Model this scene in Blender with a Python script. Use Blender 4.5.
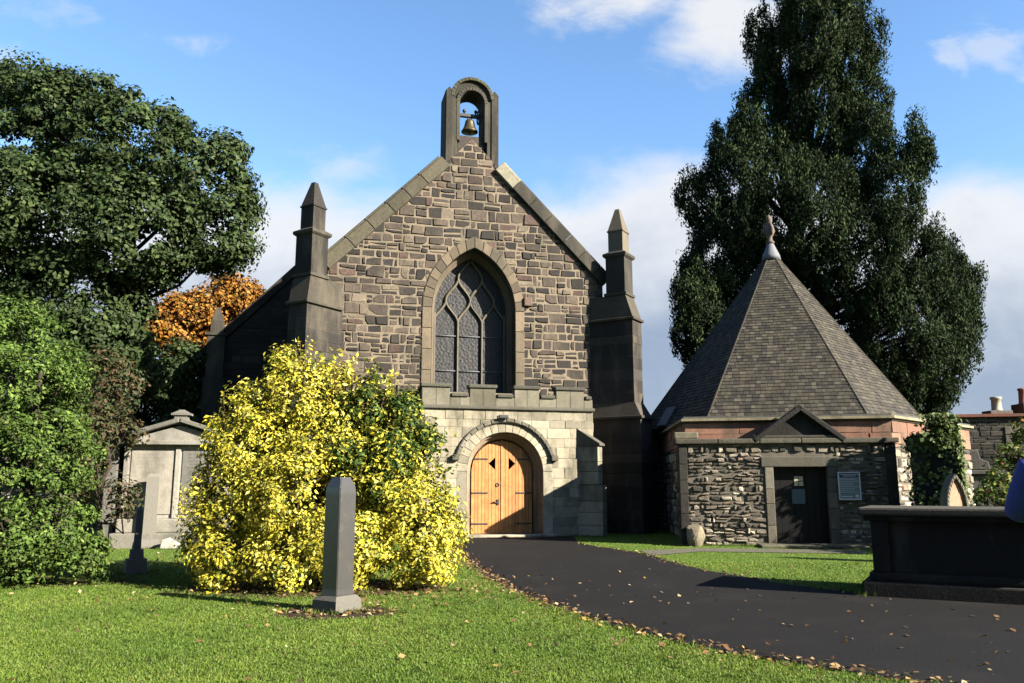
import bpy, bmesh, math, random
import numpy as np
from mathutils import Vector, Matrix
from mathutils.geometry import tessellate_polygon

random.seed(11)
RS = np.random.RandomState(7)
for o in list(bpy.data.objects):
    bpy.data.objects.remove(o)
SC = bpy.context.scene
COL = SC.collection

# ------------------------------------------------------------------ camera
FPX, EYE = 820.0, 1.5
TH = math.atan(145 / FPX)
cam = bpy.data.cameras.new('camera')
cam.sensor_fit = 'HORIZONTAL'; cam.sensor_width = 36.0
cam.lens = FPX / 1024 * 36.0
cam.clip_start = 0.05; cam.clip_end = 3000
camo = bpy.data.objects.new('camera', cam); COL.objects.link(camo)
camo.location = (0, 0, EYE)
camo.rotation_euler = (math.pi / 2 + TH, 0, 0)
SC.camera = camo

# ------------------------------------------------------------------ sun, sky, exposure
SUN_EL = math.radians(26.5)
SUN_AZ = math.radians(119)            # clockwise from +Y
SD = Vector((math.sin(SUN_AZ) * math.cos(SUN_EL), math.cos(SUN_AZ) * math.cos(SUN_EL), math.sin(SUN_EL)))
SC.view_settings.view_transform = 'Standard'
SC.view_settings.look = 'None'
SC.view_settings.exposure = 2.55
SC.view_settings.gamma = 1.0
SC.cycles.use_denoising = True
SC.cycles.max_bounces = 6
SC.cycles.diffuse_bounces = 3
SC.cycles.transparent_max_bounces = 4
sun = bpy.data.lights.new('sun', 'SUN'); sun.energy = 5.0; sun.angle = math.radians(0.5)
sun.color = (1.0, 0.90, 0.75)
suno = bpy.data.objects.new('sun', sun); COL.objects.link(suno)
suno.rotation_euler = (-SD).to_track_quat('-Z', 'Y').to_euler()
suno.location = (20, -10, 20)


def ray(x, y):
    u = (x - 512) / FPX; v = (341.5 - y) / FPX
    return Vector((u, math.cos(TH) - v * math.sin(TH), math.sin(TH) + v * math.cos(TH)))


def gnd(x, y):
    r = ray(x, y); t = -EYE / r.z
    return Vector((r.x * t, r.y * t, 0))


def at(x, y, D):
    r = ray(x, y); t = D / r.y
    return Vector((r.x * t, D, EYE + r.z * t))


def slope(x, y):
    r = ray(x, y)
    return r.x / r.y, r.z / r.y


W = bpy.data.worlds.new('World'); SC.world = W
W.use_nodes = True
nt = W.node_tree; nt.nodes.clear()


def build_sky():
    N, L = nt.nodes, nt.links
    sky = N.new('ShaderNodeTexSky'); sky.sky_type = 'NISHITA'; sky.sun_disc = False
    sky.sun_elevation = SUN_EL; sky.sun_rotation = SUN_AZ
    sky.altitude = 200; sky.air_density = 1.0; sky.dust_density = 0.3; sky.ozone_density = 2.0

    def M(op, a, b=None, c=None, clamp=False):
        n = N.new('ShaderNodeMath'); n.operation = op; n.use_clamp = clamp
        for i, q in enumerate((a, b, c)):
            if q is None: continue
            if isinstance(q, (int, float)): n.inputs[i].default_value = q
            else: L.new(q, n.inputs[i])
        return n.outputs[0]

    def smooth(x, lo, hi):
        n = N.new('ShaderNodeMapRange'); n.interpolation_type = 'SMOOTHSTEP'
        L.new(x, n.inputs['Value']); n.inputs['From Min'].default_value = lo; n.inputs['From Max'].default_value = hi
        return n.outputs[0]
    tc = N.new('ShaderNodeTexCoord')
    sx = N.new('ShaderNodeSeparateXYZ'); L.new(tc.outputs['Generated'], sx.inputs[0])
    yy = M('MAXIMUM', M('ABSOLUTE', sx.outputs[1]), 0.12)
    U = M('DIVIDE', sx.outputs[0], yy); V = M('DIVIDE', sx.outputs[2], yy)
    cb = N.new('ShaderNodeCombineXYZ'); L.new(U, cb.inputs[0]); L.new(M('MULTIPLY', V, 1.5), cb.inputs[1]); L.new(M('MULTIPLY', sx.outputs[1], .4), cb.inputs[2])

    def noise(scale, detail, rough=.55, off=0.0, dist=0.0):
        mp = N.new('ShaderNodeMapping'); mp.inputs['Location'].default_value = (off, off * .7, off * .3)
        L.new(cb.outputs[0], mp.inputs[0])
        n = N.new('ShaderNodeTexNoise'); n.inputs['Scale'].default_value = scale
        n.inputs['Detail'].default_value = detail; n.inputs['Roughness'].default_value = rough
        n.inputs['Distortion'].default_value = dist
        L.new(mp.outputs[0], n.inputs['Vector'])
        return M('SUBTRACT', n.outputs['Fac'], .5)
    n1 = noise(5.0, 9, .58, 1.3, .3)
    n2 = noise(2.2, 5, .5, 4.7)
    n3 = noise(11, 8, .65, 8.1, .6)
    # low bank of cumulus all round the horizon
    top = M('ADD', .41, M('MULTIPLY', n2, .13))
    gap = M('MULTIPLY', smooth(M('ABSOLUTE', M('ADD', U, .055)), .10, .0), -.12)
    top = M('ADD', top, gap)
    hb = M('SUBTRACT', top, V)
    bank = smooth(M('ADD', hb, M('MULTIPLY', n1, .17)), -.01, .075)
    dens = bank
    hwhite = smooth(M('ADD', hb, M('MULTIPLY', n1, .22)), .27, .06)
    for (px, py, a, b, k, lo) in [(720, 18, .15, .11, 1.5, -.02), (635, 0, .15, .08, 1.6, .05), (1005, 46, .10, .06, 3.4, .50), (945, 60, .05, .04, 3.2, .45),
                                  (1075, 70, .08, .06, 1.8, .05), (5, 55, .05, .05, 2.6, .35), (30, 15, .2, .06, 2.6, .62),
                                  (180, 40, .16, .06, 2.8, .72), (420, 60, .2, .06, 2.6, .85), (350, 165, .14, .06, 2.0, .35)]:
        u0, v0 = slope(px, py)
        dx = M('DIVIDE', M('SUBTRACT', U, u0), a); dy = M('DIVIDE', M('SUBTRACT', V, v0), b)
        e = M('SUBTRACT', 1.0, M('SQRT', M('ADD', M('MULTIPLY', dx, dx), M('MULTIPLY', dy, dy))))
        d = smooth(M('ADD', e, M('MULTIPLY', M('ADD', n1, M('MULTIPLY', n3, .5)), k)), lo, lo + .75)
        if (px, py) not in ((720, 18), (635, 0), (1075, 70)): d = M('MULTIPLY', d, .5)
        dens = M('MAXIMUM', dens, d)
    dens = M('MULTIPLY', M('MULTIPLY', dens, .93), smooth(sx.outputs[1], -.05, .25))
    mix = N.new('ShaderNodeMix'); mix.data_type = 'RGBA'
    fac = M('ADD', hwhite, M('MULTIPLY', n3, .35), clamp=True)
    L.new(fac, mix.inputs[0])
    mix.inputs[6].default_value = (.34, .41, .55, 1); mix.inputs[7].default_value = (.93, .94, .96, 1)
    hsv = N.new('ShaderNodeHueSaturation'); hsv.inputs['Saturation'].default_value = 1.12
    L.new(sky.outputs[0], hsv.inputs['Color'])
    b1 = N.new('ShaderNodeBackground'); L.new(hsv.outputs[0], b1.inputs[0]); b1.inputs[1].default_value = .054
    b2 = N.new('ShaderNodeBackground'); L.new(mix.outputs[2], b2.inputs[0]); b2.inputs[1].default_value = .166
    ms = N.new('ShaderNodeMixShader'); L.new(dens, ms.inputs[0]); L.new(b1.outputs[0], ms.inputs[1]); L.new(b2.outputs[0], ms.inputs[2])
    out = N.new('ShaderNodeOutputWorld'); L.new(ms.outputs[0], out.inputs[0])


build_sky()


# ------------------------------------------------------------------ materials
ALB = .45        # base colours below are picked by eye, this lowers them all so that shade renders deeper


def kc(c): return [q * ALB for q in c]


def mat_base(name):
    m = bpy.data.materials.new(name); m.use_nodes = True
    n = m.node_tree.nodes; l = m.node_tree.links
    return m, n, l, n['Principled BSDF']


def mat_stone(name, rough=.9, nscale=9.0, namp=.35, bump=.5, bscale=22.0, stain=None, stain_scale=.8, spec=.25, stretch=(1, 1, 1), lo=.5, hi=.62):
    """colour comes from the mesh colour attribute, broken up by noise; stains have a shape of their own"""
    m, n, l, p = mat_base(name)
    at_ = n.new('ShaderNodeAttribute'); at_.attribute_name = 'Col'
    tc = n.new('ShaderNodeTexCoord')
    nz = n.new('ShaderNodeTexNoise'); nz.inputs['Scale'].default_value = nscale; nz.inputs['Detail'].default_value = 7; nz.inputs['Roughness'].default_value = .65
    l.new(tc.outputs['Object'], nz.inputs['Vector'])
    mr = n.new('ShaderNodeMapRange'); mr.inputs['From Min'].default_value = .25; mr.inputs['From Max'].default_value = .75
    mr.inputs['To Min'].default_value = 1 - namp; mr.inputs['To Max'].default_value = 1 + namp
    l.new(nz.outputs['Fac'], mr.inputs['Value'])
    mx = n.new('ShaderNodeMix'); mx.data_type = 'RGBA'; mx.blend_type = 'MULTIPLY'; mx.inputs[0].default_value = 1
    l.new(at_.outputs['Color'], mx.inputs[6]); l.new(mr.outputs[0], mx.inputs[7])
    col = mx.outputs[2]
    if stain:
        mp = n.new('ShaderNodeMapping'); mp.inputs['Scale'].default_value = stretch
        l.new(tc.outputs['Object'], mp.inputs[0])
        ns = n.new('ShaderNodeTexNoise'); ns.inputs['Scale'].default_value = stain_scale; ns.inputs['Detail'].default_value = 6; ns.inputs['Roughness'].default_value = .6
        l.new(mp.outputs[0], ns.inputs['Vector'])
        r2 = n.new('ShaderNodeMapRange'); r2.inputs['From Min'].default_value = lo; r2.inputs['From Max'].default_value = hi
        l.new(ns.outputs['Fac'], r2.inputs['Value'])
        m2 = n.new('ShaderNodeMix'); m2.data_type = 'RGBA'
        mm = n.new('ShaderNodeMath'); mm.operation = 'MULTIPLY'; mm.inputs[1].default_value = stain[3]
        l.new(r2.outputs[0], mm.inputs[0]); l.new(mm.outputs[0], m2.inputs[0])
        l.new(col, m2.inputs[6]); m2.inputs[7].default_value = (*kc(stain[:3]), 1)
        col = m2.outputs[2]
    l.new(col, p.inputs['Base Color'])
    p.inputs['Roughness'].default_value = rough
    p.inputs['Specular IOR Level'].default_value = spec
    nb = n.new('ShaderNodeTexNoise'); nb.inputs['Scale'].default_value = bscale; nb.inputs['Detail'].default_value = 6; nb.inputs['Roughness'].default_value = .7
    l.new(tc.outputs['Object'], nb.inputs['Vector'])
    bp = n.new('ShaderNodeBump'); bp.inputs['Strength'].default_value = bump; bp.inputs['Distance'].default_value = .03
    l.new(nb.outputs['Fac'], bp.inputs['Height']); l.new(bp.outputs[0], p.inputs['Normal'])
    return m


def mat_leaf(name, trans=.25, rough=.45, spec=.35):
    m, n, l, p = mat_base(name)
    a = n.new('ShaderNodeAttribute'); a.attribute_name = 'Col'
    l.new(a.outputs['Color'], p.inputs['Base Color'])
    p.inputs['Roughness'].default_value = rough; p.inputs['Specular IOR Level'].default_value = spec
    t = n.new('ShaderNodeBsdfTranslucent'); l.new(a.outputs['Color'], t.inputs['Color'])
    ms = n.new('ShaderNodeMixShader'); ms.inputs[0].default_value = trans
    l.new(p.outputs[0], ms.inputs[1]); l.new(t.outputs[0], ms.inputs[2])
    l.new(ms.outputs[0], n['Material Output'].inputs[0])
    return m


def mat_plain(name, col, rough=.6, metal=0, spec=.4, nscale=30, namp=.2, bump=.1):
    m, n, l, p = mat_base(name); col = kc(col)
    tc = n.new('ShaderNodeTexCoord')
    nz = n.new('ShaderNodeTexNoise'); nz.inputs['Scale'].default_value = nscale; nz.inputs['Detail'].default_value = 5
    l.new(tc.outputs['Object'], nz.inputs['Vector'])
    cr = n.new('ShaderNodeMix'); cr.data_type = 'RGBA'; l.new(nz.outputs['Fac'], cr.inputs[0])
    cr.inputs[6].default_value = (*[c * (1 - namp) for c in col], 1); cr.inputs[7].default_value = (*[min(1, c * (1 + namp)) for c in col], 1)
    l.new(cr.outputs[2], p.inputs['Base Color'])
    p.inputs['Roughness'].default_value = rough; p.inputs['Metallic'].default_value = metal; p.inputs['Specular IOR Level'].default_value = spec
    if bump:
        bp = n.new('ShaderNodeBump'); bp.inputs['Strength'].default_value = bump; bp.inputs['Distance'].default_value = .02
        l.new(nz.outputs['Fac'], bp.inputs['Height']); l.new(bp.outputs[0], p.inputs['Normal'])
    return m


MS = mat_stone('rubble_stone', namp=.4, bump=.8, bscale=18, stain=(.03, .027, .024, .8), stain_scale=.9, stretch=(1, 1, .5), lo=.47, hi=.66)
MASH = mat_stone('ashlar_stone', namp=.2, bump=.5, bscale=26, stain=(.085, .08, .058, .75), stain_scale=1.3, stretch=(1, 1, .45), lo=.48, hi=.66)
MDARK = mat_stone('dark_stone', namp=.35, bump=.6, stain=(.12, .105, .078, .6), stain_scale=1.5, stretch=(1.3, 1.3, .4), lo=.5, hi=.68)  # soot-dark stone; shade on buttresses and aisle is put into its mesh colours
MBLK = mat_stone('soot_shade_stone', namp=.35, bump=.7, bscale=16, stain=(.055, .05, .043, .6), stain_scale=1.7, stretch=(1.2, 1.2, .35), lo=.5, hi=.68)  # near black; the shade of pediment and tomb is put into this stone
MRUB = mat_stone('field_rubble', namp=.45, bump=.9, bscale=30, stain=(.04, .04, .032, .7), stain_scale=1.2)
MSLATE = mat_stone('slate', rough=.8, namp=.35, bump=.35, bscale=40, spec=.12, stain=(.115, .10, .065, .45), stain_scale=2.2, lo=.46, hi=.7)
MTOMB = mat_stone('weathered_tomb_stone', namp=.3, bump=.6, stain=(.07, .066, .06, .7), stain_scale=1.6, stretch=(1.2, 1.2, .35), lo=.55, hi=.68)
MMARB = mat_stone('pale_monument_stone', namp=.2, bump=.35, stain=(.10, .10, .085, .65), stain_scale=1.4, stretch=(1, 1, .5), lo=.48, hi=.66)
MGRAN = mat_stone('polished_granite', rough=.32, nscale=120, namp=.45, bump=.06, spec=.45, stain=(.12, .12, .095, .4), stain_scale=5, lo=.52, hi=.7)
MGRANR = mat_stone('rough_granite', rough=.8, nscale=70, namp=.3, bump=.3)
MBARK = mat_stone('bark', namp=.4, bump=1.0, bscale=9)
MLEAF = mat_leaf('leaf', .22, .6, .12)
MYEW = mat_leaf('needle', .08, .7, .05)
MBRIGHT = mat_leaf('bright_leaf', .25, .5, .2)
MGRASS = mat_leaf('grass_blade', .4, .6, .2)
MDRY = mat_leaf('dry_leaf', .15, .7, .2)
MWOOD = mat_stone('door_wood', rough=.65, nscale=5, namp=.3, bump=.3, bscale=14, spec=.25, stain=(.20, .12, .06, .6), stain_scale=2.4, stretch=(2.2, 2.2, .3), lo=.5, hi=.72)
MIRON = mat_plain('black_iron', (.02, .02, .02), .55)
MBRONZE = mat_plain('bell_bronze', (.17, .14, .08), .45, .75, .5, 12, .4)
MLEAD = mat_plain('lead', (.17, .185, .21), .7, .0, .2)
MBLACK = mat_plain('dark_door_paint', (.006, .006, .006), .5, spec=.2)
MWHITE = mat_plain('white_paint', (.75, .76, .76), .5)


def mat_glass():
    m, n, l, p = mat_base('leaded_glass')
    tc = n.new('ShaderNodeTexCoord')
    vo = n.new('ShaderNodeTexVoronoi'); vo.inputs['Scale'].default_value = 11; vo.feature = 'F1'
    l.new(tc.outputs['Object'], vo.inputs['Vector'])
    nz = n.new('ShaderNodeTexNoise'); nz.inputs['Scale'].default_value = 14; nz.inputs['Detail'].default_value = 6
    l.new(tc.outputs['Object'], nz.inputs['Vector'])
    r = n.new('ShaderNodeValToRGB')
    e = r.color_ramp.elements
    e[0].position = .3; e[0].color = (.003, .0033, .004, 1); e[1].position = .75; e[1].color = (.022, .022, .024, 1)
    ad = n.new('ShaderNodeMath'); ad.operation = 'MULTIPLY_ADD'; ad.inputs[1].default_value = .5
    l.new(vo.outputs['Distance'], ad.inputs[0]); l.new(nz.outputs['Fac'], ad.inputs[2])
    l.new(ad.outputs[0], r.inputs[0])
    sp = n.new('ShaderNodeSeparateXYZ'); l.new(tc.outputs['Object'], sp.inputs[0])

    def mm(op, a, b):
        k = n.new('ShaderNodeMath'); k.operation = op
        for i, q in enumerate((a, b)):
            if isinstance(q, (int, float)): k.inputs[i].default_value = q
            else: l.new(q, k.inputs[i])
        return k.outputs[0]
    e1 = mm('FRACT', mm('MULTIPLY', mm('ADD', mm('MULTIPLY', sp.outputs[0], 1.7), sp.outputs[2]), 4.2), 0)
    e2 = mm('FRACT', mm('MULTIPLY', mm('SUBTRACT', mm('MULTIPLY', sp.outputs[0], 1.7), sp.outputs[2]), 4.2), 0)
    ln_ = mm('MAXIMUM', mm('LESS_THAN', e1, .16), mm('LESS_THAN', e2, .16))
    mx = n.new('ShaderNodeMix'); mx.data_type = 'RGBA'; l.new(ln_, mx.inputs[0]); l.new(r.outputs[0], mx.inputs[6]); mx.inputs[7].default_value = (.035, .035, .036, 1)
    l.new(mx.outputs[2], p.inputs['Base Color'])
    p.inputs['Roughness'].default_value = .5; p.inputs['Specular IOR Level'].default_value = .12
    bp = n.new('ShaderNodeBump'); bp.inputs['Strength'].default_value = .5; bp.inputs['Distance'].default_value = .03
    l.new(vo.outputs['Distance'], bp.inputs['Height']); l.new(bp.outputs[0], p.inputs['Normal'])
    return m


MGLASS = mat_glass()


def mat_ground(name, c1, c2, scale, c3=None, bump=.3, bscale=60, rough=.95, spec=.1):
    m, n, l, p = mat_base(name); c1, c2 = kc(c1), kc(c2); c3 = kc(c3) if c3 else None
    tc = n.new('ShaderNodeTexCoord')
    a = n.new('ShaderNodeTexNoise'); a.inputs['Scale'].default_value = scale; a.inputs['Detail'].default_value = 8; a.inputs['Roughness'].default_value = .7
    l.new(tc.outputs['Object'], a.inputs['Vector'])
    r = n.new('ShaderNodeValToRGB'); e = r.color_ramp.elements
    e[0].position = .32; e[0].color = (*c1, 1); e[1].position = .68; e[1].color = (*c2, 1)
    l.new(a.outputs['Fac'], r.inputs[0]); col = r.outputs[0]
    if c3:
        b = n.new('ShaderNodeTexNoise'); b.inputs['Scale'].default_value = 1.1; b.inputs['Detail'].default_value = 5
        l.new(tc.outputs['Object'], b.inputs['Vector'])
        r2 = n.new('ShaderNodeMapRange'); r2.inputs['From Min'].default_value = .52; r2.inputs['From Max'].default_value = .7; r2.inputs['To Max'].default_value = .6
        l.new(b.outputs['Fac'], r2.inputs['Value'])
        mx = n.new('ShaderNodeMix'); mx.data_type = 'RGBA'; l.new(r2.outputs[0], mx.inputs[0]); l.new(col, mx.inputs[6]); mx.inputs[7].default_value = (*c3, 1)
        col = mx.outputs[2]
    l.new(col, p.inputs['Base Color']); p.inputs['Roughness'].default_value = rough; p.inputs['Specular IOR Level'].default_value = spec
    nb = n.new('ShaderNodeTexNoise'); nb.inputs['Scale'].default_value = bscale; nb.inputs['Detail'].default_value = 4
    l.new(tc.outputs['Object'], nb.inputs['Vector'])
    bp = n.new('ShaderNodeBump'); bp.inputs['Strength'].default_value = bump; bp.inputs['Distance'].default_value = .03
    l.new(nb.outputs['Fac'], bp.inputs['Height']); l.new(bp.outputs[0], p.inputs['Normal'])
    return m


MTURF = mat_ground('turf', (.08, .155, .018), (.145, .235, .035), 5, (.17, .18, .05), .6, 90)
MASPH = mat_ground('asphalt', (.006, .006, .007), (.016, .016, .017), 34, (.024, .0235, .023), .5, 140, .9, .12)
MPAVE = mat_ground('paving', (.10, .095, .075), (.20, .19, .155), 6, None, .4, 40)
MSOIL = mat_ground('bare_soil', (.03, .02, .012), (.09, .06, .04), 14, None, .8, 50)


# ------------------------------------------------------------------ mesh builder
def rgb(c, v=.0):
    k = 1 + random.uniform(-v, v)
    return (c[0] * k, c[1] * k, c[2] * k)


class MB:
    def __init__(s):
        s.v = []; s.f = []; s.c = []; s.mi = []; s.sm = []

    def add(s, verts, faces, col=(.2, .2, .2), mi=0, smooth=False):
        b = len(s.v); s.v += [tuple(q) for q in verts]
        for f in faces:
            s.f.append([i + b for i in f]); s.c.append(col); s.mi.append(mi); s.sm.append(smooth)

    def box(s, o, ux, uy, uz, sx, sy, sz, col=(.2, .2, .2), mi=0, bev=0.0):
        """o = corner; axes unit vectors; sizes"""
        o = Vector(o); ux = Vector(ux) * sx; uy = Vector(uy) * sy; uz = Vector(uz) * sz
        if bev <= 0:
            v = [o, o + ux, o + ux + uy, o + uy, o + uz, o + ux + uz, o + ux + uy + uz, o + uy + uz]
            s.add(v, [(3, 2, 1, 0), (4, 5, 6, 7), (0, 1, 5, 4), (1, 2, 6, 5), (2, 3, 7, 6), (3, 0, 4, 7)], col, mi)
            return
        bm = bmesh.new()
        v = [bm.verts.new(q) for q in (o, o + ux, o + ux + uy, o + uy, o + uz, o + ux + uz, o + ux + uy + uz, o + uy + uz)]
        for f in ((3, 2, 1, 0), (4, 5, 6, 7), (0, 1, 5, 4), (1, 2, 6, 5), (2, 3, 7, 6), (3, 0, 4, 7)): bm.faces.new([v[i] for i in f])
        bmesh.ops.bevel(bm, geom=list(bm.edges), offset=bev, segments=2, affect='EDGES', profile=.6)
        s.bm(bm, col, mi)

    def bm(s, bm, col, mi=0, smooth=False):
        bm.verts.ensure_lookup_table(); bm.verts.index_update()
        s.add([v.co[:] for v in bm.verts], [[v.index for v in f.verts] for f in bm.faces], col, mi, smooth); bm.free()

    def prism(s, pts, fr, d0, d1, col=(.2, .2, .2), mi=0, bev=0.0):
        """closed outline pts (u,v) in frame fr=(o,u,v,n); from depth d0 to d1 along n; fronts at d1"""
        o, u, v, n = fr
        P = lambda q, d: o + u * q[0] + v * q[1] + n * d
        k = len(pts)
        vs = [P(q, d0) for q in pts]
        if bev > 0:
            cx = sum(q[0] for q in pts) / k; cy = sum(q[1] for q in pts) / k
            ins = inset(pts, bev)
            vs += [P(q, d1 - bev) for q in pts] + [P(q, d1) for q in ins]
            fs = [[(i + 1) % k, i, k + i, k + (i + 1) % k][::-1] for i in range(k)] + [[k + (i + 1) % k, k + i, 2 * k + i, 2 * k + (i + 1) % k][::-1] for i in range(k)]
            cap0 = 2 * k
        else:
            vs += [P(q, d1) for q in pts]
            fs = [[(i + 1) % k, i, k + i, k + (i + 1) % k][::-1] for i in range(k)]
            cap0 = k
        s.add(vs, fs, col, mi)
        tri = tessellate_polygon([[Vector((q[0], q[1], 0)) for q in pts]])
        b = len(s.v) - len(vs)
        for t in tri:
            s.f.append([b + cap0 + i for i in t]); s.c.append(col); s.mi.append(mi); s.sm.append(False)
            s.f.append([b + i for i in reversed(t)]); s.c.append(col); s.mi.append(mi); s.sm.append(False)

    def panel(s, outer, holes, fr, d, col, mi=0):
        o, u, v, n = fr
        loops = [[Vector((q[0], q[1], 0)) for q in outer]] + [[Vector((q[0], q[1], 0)) for q in h] for h in holes]
        tri = tessellate_polygon(loops)
        flat = [q for lp in loops for q in lp]
        s.add([o + u * q.x + v * q.y + n * d for q in flat], tri, col, mi)

    def sweep(s, rails, col, mi=0, closed=False, smooth=False):
        """rails: list of equal length point lists -> quads between successive rails"""
        k = len(rails[0]); vs = [p for r in rails for p in r]; fs = []
        m = len(rails)
        for j in range(m - 1 + (1 if closed else 0)):
            j2 = (j + 1) % m
            for i in range(k - 1): fs.append((j * k + i, j * k + i + 1, j2 * k + i + 1, j2 * k + i))
        s.add(vs, fs, col, mi, smooth)

    def tube(s, pts, rad, n=6, col=(.1, .08, .06), mi=0, smooth=True, cap=True):
        pts = [Vector(p) for p in pts]
        if isinstance(rad, (int, float)): rad = [rad] * len(pts)
        vs = []; fs = []
        prev = None
        for i, p in enumerate(pts):
            d = (pts[min(i + 1, len(pts) - 1)] - pts[max(i - 1, 0)]).normalized()
            a = prev if prev is not None else (Vector((1, 0, 0)) if abs(d.x) < .9 else Vector((0, 1, 0)))
            e = (a - d * a.dot(d)).normalized(); g = d.cross(e); prev = e
            for k in range(n):
                t = 2 * math.pi * k / n + math.pi / n
                vs.append(p + (e * math.cos(t) + g * math.sin(t)) * rad[i])
        for i in range(len(pts) - 1):
            for k in range(n):
                k2 = (k + 1) % n
                fs.append((i * n + k, i * n + k2, (i + 1) * n + k2, (i + 1) * n + k))
        if cap:
            fs.append(tuple(range(n - 1, -1, -1))); fs.append(tuple((len(pts) - 1) * n + k for k in range(n)))
        s.add(vs, fs, col, mi, smooth)

    def lathe(s, c, prof, n=16, col=(.2, .2, .2), mi=0, smooth=True, rot=0.0):
        c = Vector(c); vs = []; fs = []
        for (r, z) in prof:
            for k in range(n):
                t = 2 * math.pi * k / n + rot
                vs.append(c + Vector((r * math.cos(t), r * math.sin(t), z)))
        for i in range(len(prof) - 1):
            for k in range(n):
                k2 = (k + 1) % n
                fs.append((i * n + k, i * n + k2, (i + 1) * n + k2, (i + 1) * n + k))
        fs.append(tuple(range(n - 1, -1, -1))); fs.append(tuple((len(prof) - 1) * n + k for k in range(n)))
        s.add(vs, fs, col, mi, smooth)

    def build(s, name, mats, parent=None, base=None, **tags):
        return make_mesh(name, np.array(s.v, dtype=np.float32).reshape(-1, 3), s.f, s.c, mats, parent, base, s.mi, s.sm, **tags)


ROOT = {}


def make_mesh(name, V, F, C, mats, parent=None, base=None, mi=None, sm=None, **tags):
    if base is None:
        base = ROOT.get(parent.name) if parent else None
    if base is None:
        mn = V.min(0); mx = V.max(0); base = Vector(((mn[0] + mx[0]) / 2, (mn[1] + mx[1]) / 2, mn[2]))
    V = V - np.array(base, dtype=np.float32)
    me = bpy.data.meshes.new(name)
    nF = len(F)
    tot = np.array([len(f) for f in F], dtype=np.int32) if not isinstance(F, np.ndarray) else np.full(nF, F.shape[1], np.int32)
    idx = np.fromiter((i for f in F for i in f), dtype=np.int32) if not isinstance(F, np.ndarray) else F.astype(np.int32).ravel()
    me.vertices.add(len(V)); me.vertices.foreach_set('co', V.astype(np.float32).ravel())
    me.loops.add(len(idx)); me.loops.foreach_set('vertex_index', idx)
    me.polygons.add(nF)
    st = np.zeros(nF, np.int32); st[1:] = np.cumsum(tot)[:-1]
    me.polygons.foreach_set('loop_start', st)
    try: me.polygons.foreach_set('loop_total', tot)
    except Exception: pass
    if not isinstance(mats, (list, tuple)): mats = [mats]
    for m in mats: me.materials.append(m)
    if mi is not None: me.polygons.foreach_set('material_index', np.array(mi, np.int32))
    if sm is not None: me.polygons.foreach_set('use_smooth', np.array(sm, bool))
    else: me.polygons.foreach_set('use_smooth', np.zeros(nF, bool))
    me.update(calc_edges=True)
    at_ = me.color_attributes.new('Col', 'FLOAT_COLOR', 'CORNER')
    C = np.array(C, dtype=np.float32).reshape(-1, 3)
    cc = np.ones((len(idx), 4), np.float32); cc[:, :3] = np.repeat(C, tot, axis=0) * ALB
    at_.data.foreach_set('color', cc.ravel())
    me.validate()
    o = bpy.data.objects.new(name, me); COL.objects.link(o)
    if parent:
        o.parent = parent
        ROOT[o.name] = base
    else:
        o.location = base
        ROOT[o.name] = Vector(base)
    tag(o, **tags)
    return o


def tag(o, label=None, category=None, group=None, kind=None):
    for k, v in (('label', label), ('category', category), ('group', group), ('kind', kind)):
        if v: o[k] = v


def thing(name, loc, label, category, group=None):
    o = bpy.data.objects.new(name, None); COL.objects.link(o); o.location = loc
    o.empty_display_size = .3
    ROOT[o.name] = Vector(loc); tag(o, label, category, group)
    return o


def inset(pts, d):
    k = len(pts); out = []
    A = sum(pts[i][0] * pts[(i + 1) % k][1] - pts[(i + 1) % k][0] * pts[i][1] for i in range(k))
    sg = 1 if A > 0 else -1
    for i in range(k):
        p0, p1, p2 = Vector(pts[i - 1]), Vector(pts[i]), Vector(pts[(i + 1) % k])
        e1 = (p1 - p0); e2 = (p2 - p1)
        if e1.length < 1e-6 or e2.length < 1e-6: out.append((p1.x, p1.y)); continue
        e1.normalize(); e2.normalize()
        n1 = Vector((-e1.y, e1.x)) * sg; n2 = Vector((-e2.y, e2.x)) * sg
        b = n1 + n2
        if b.length < 1e-4: b = n1.copy()
        b.normalize(); c = max(.45, b.dot(n1))
        q = p1 + b * (d / c); out.append((q.x, q.y))
    return out


def clip(poly, cvx):
    """Sutherland-Hodgman, cvx counter-clockwise"""
    out = list(poly)
    for i in range(len(cvx)):
        a = cvx[i]; b = cvx[(i + 1) % len(cvx)]
        inp = out; out = []
        sd = lambda p: (b[0] - a[0]) * (p[1] - a[1]) - (b[1] - a[1]) * (p[0] - a[0])
        for j in range(len(inp)):
            p, q = inp[j], inp[(j + 1) % len(inp)]
            sp, sq = sd(p), sd(q)
            if sp >= 0: out.append(p)
            if (sp >= 0) != (sq >= 0):
                t = sp / (sp - sq); out.append((p[0] + (q[0] - p[0]) * t, p[1] + (q[1] - p[1]) * t))
        if len(out) < 3: return []
    res = []
    for p in out:
        if not res or math.hypot(p[0] - res[-1][0], p[1] - res[-1][1]) > .012: res.append(p)
    if len(res) > 2 and math.hypot(res[0][0] - res[-1][0], res[0][1] - res[-1][1]) <= .012: res.pop()
    return res if len(res) > 2 else []


def area(p):
    return .5 * sum(p[i][0] * p[(i + 1) % len(p)][1] - p[(i + 1) % len(p)][0] * p[i][1] for i in range(len(p)))


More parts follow.
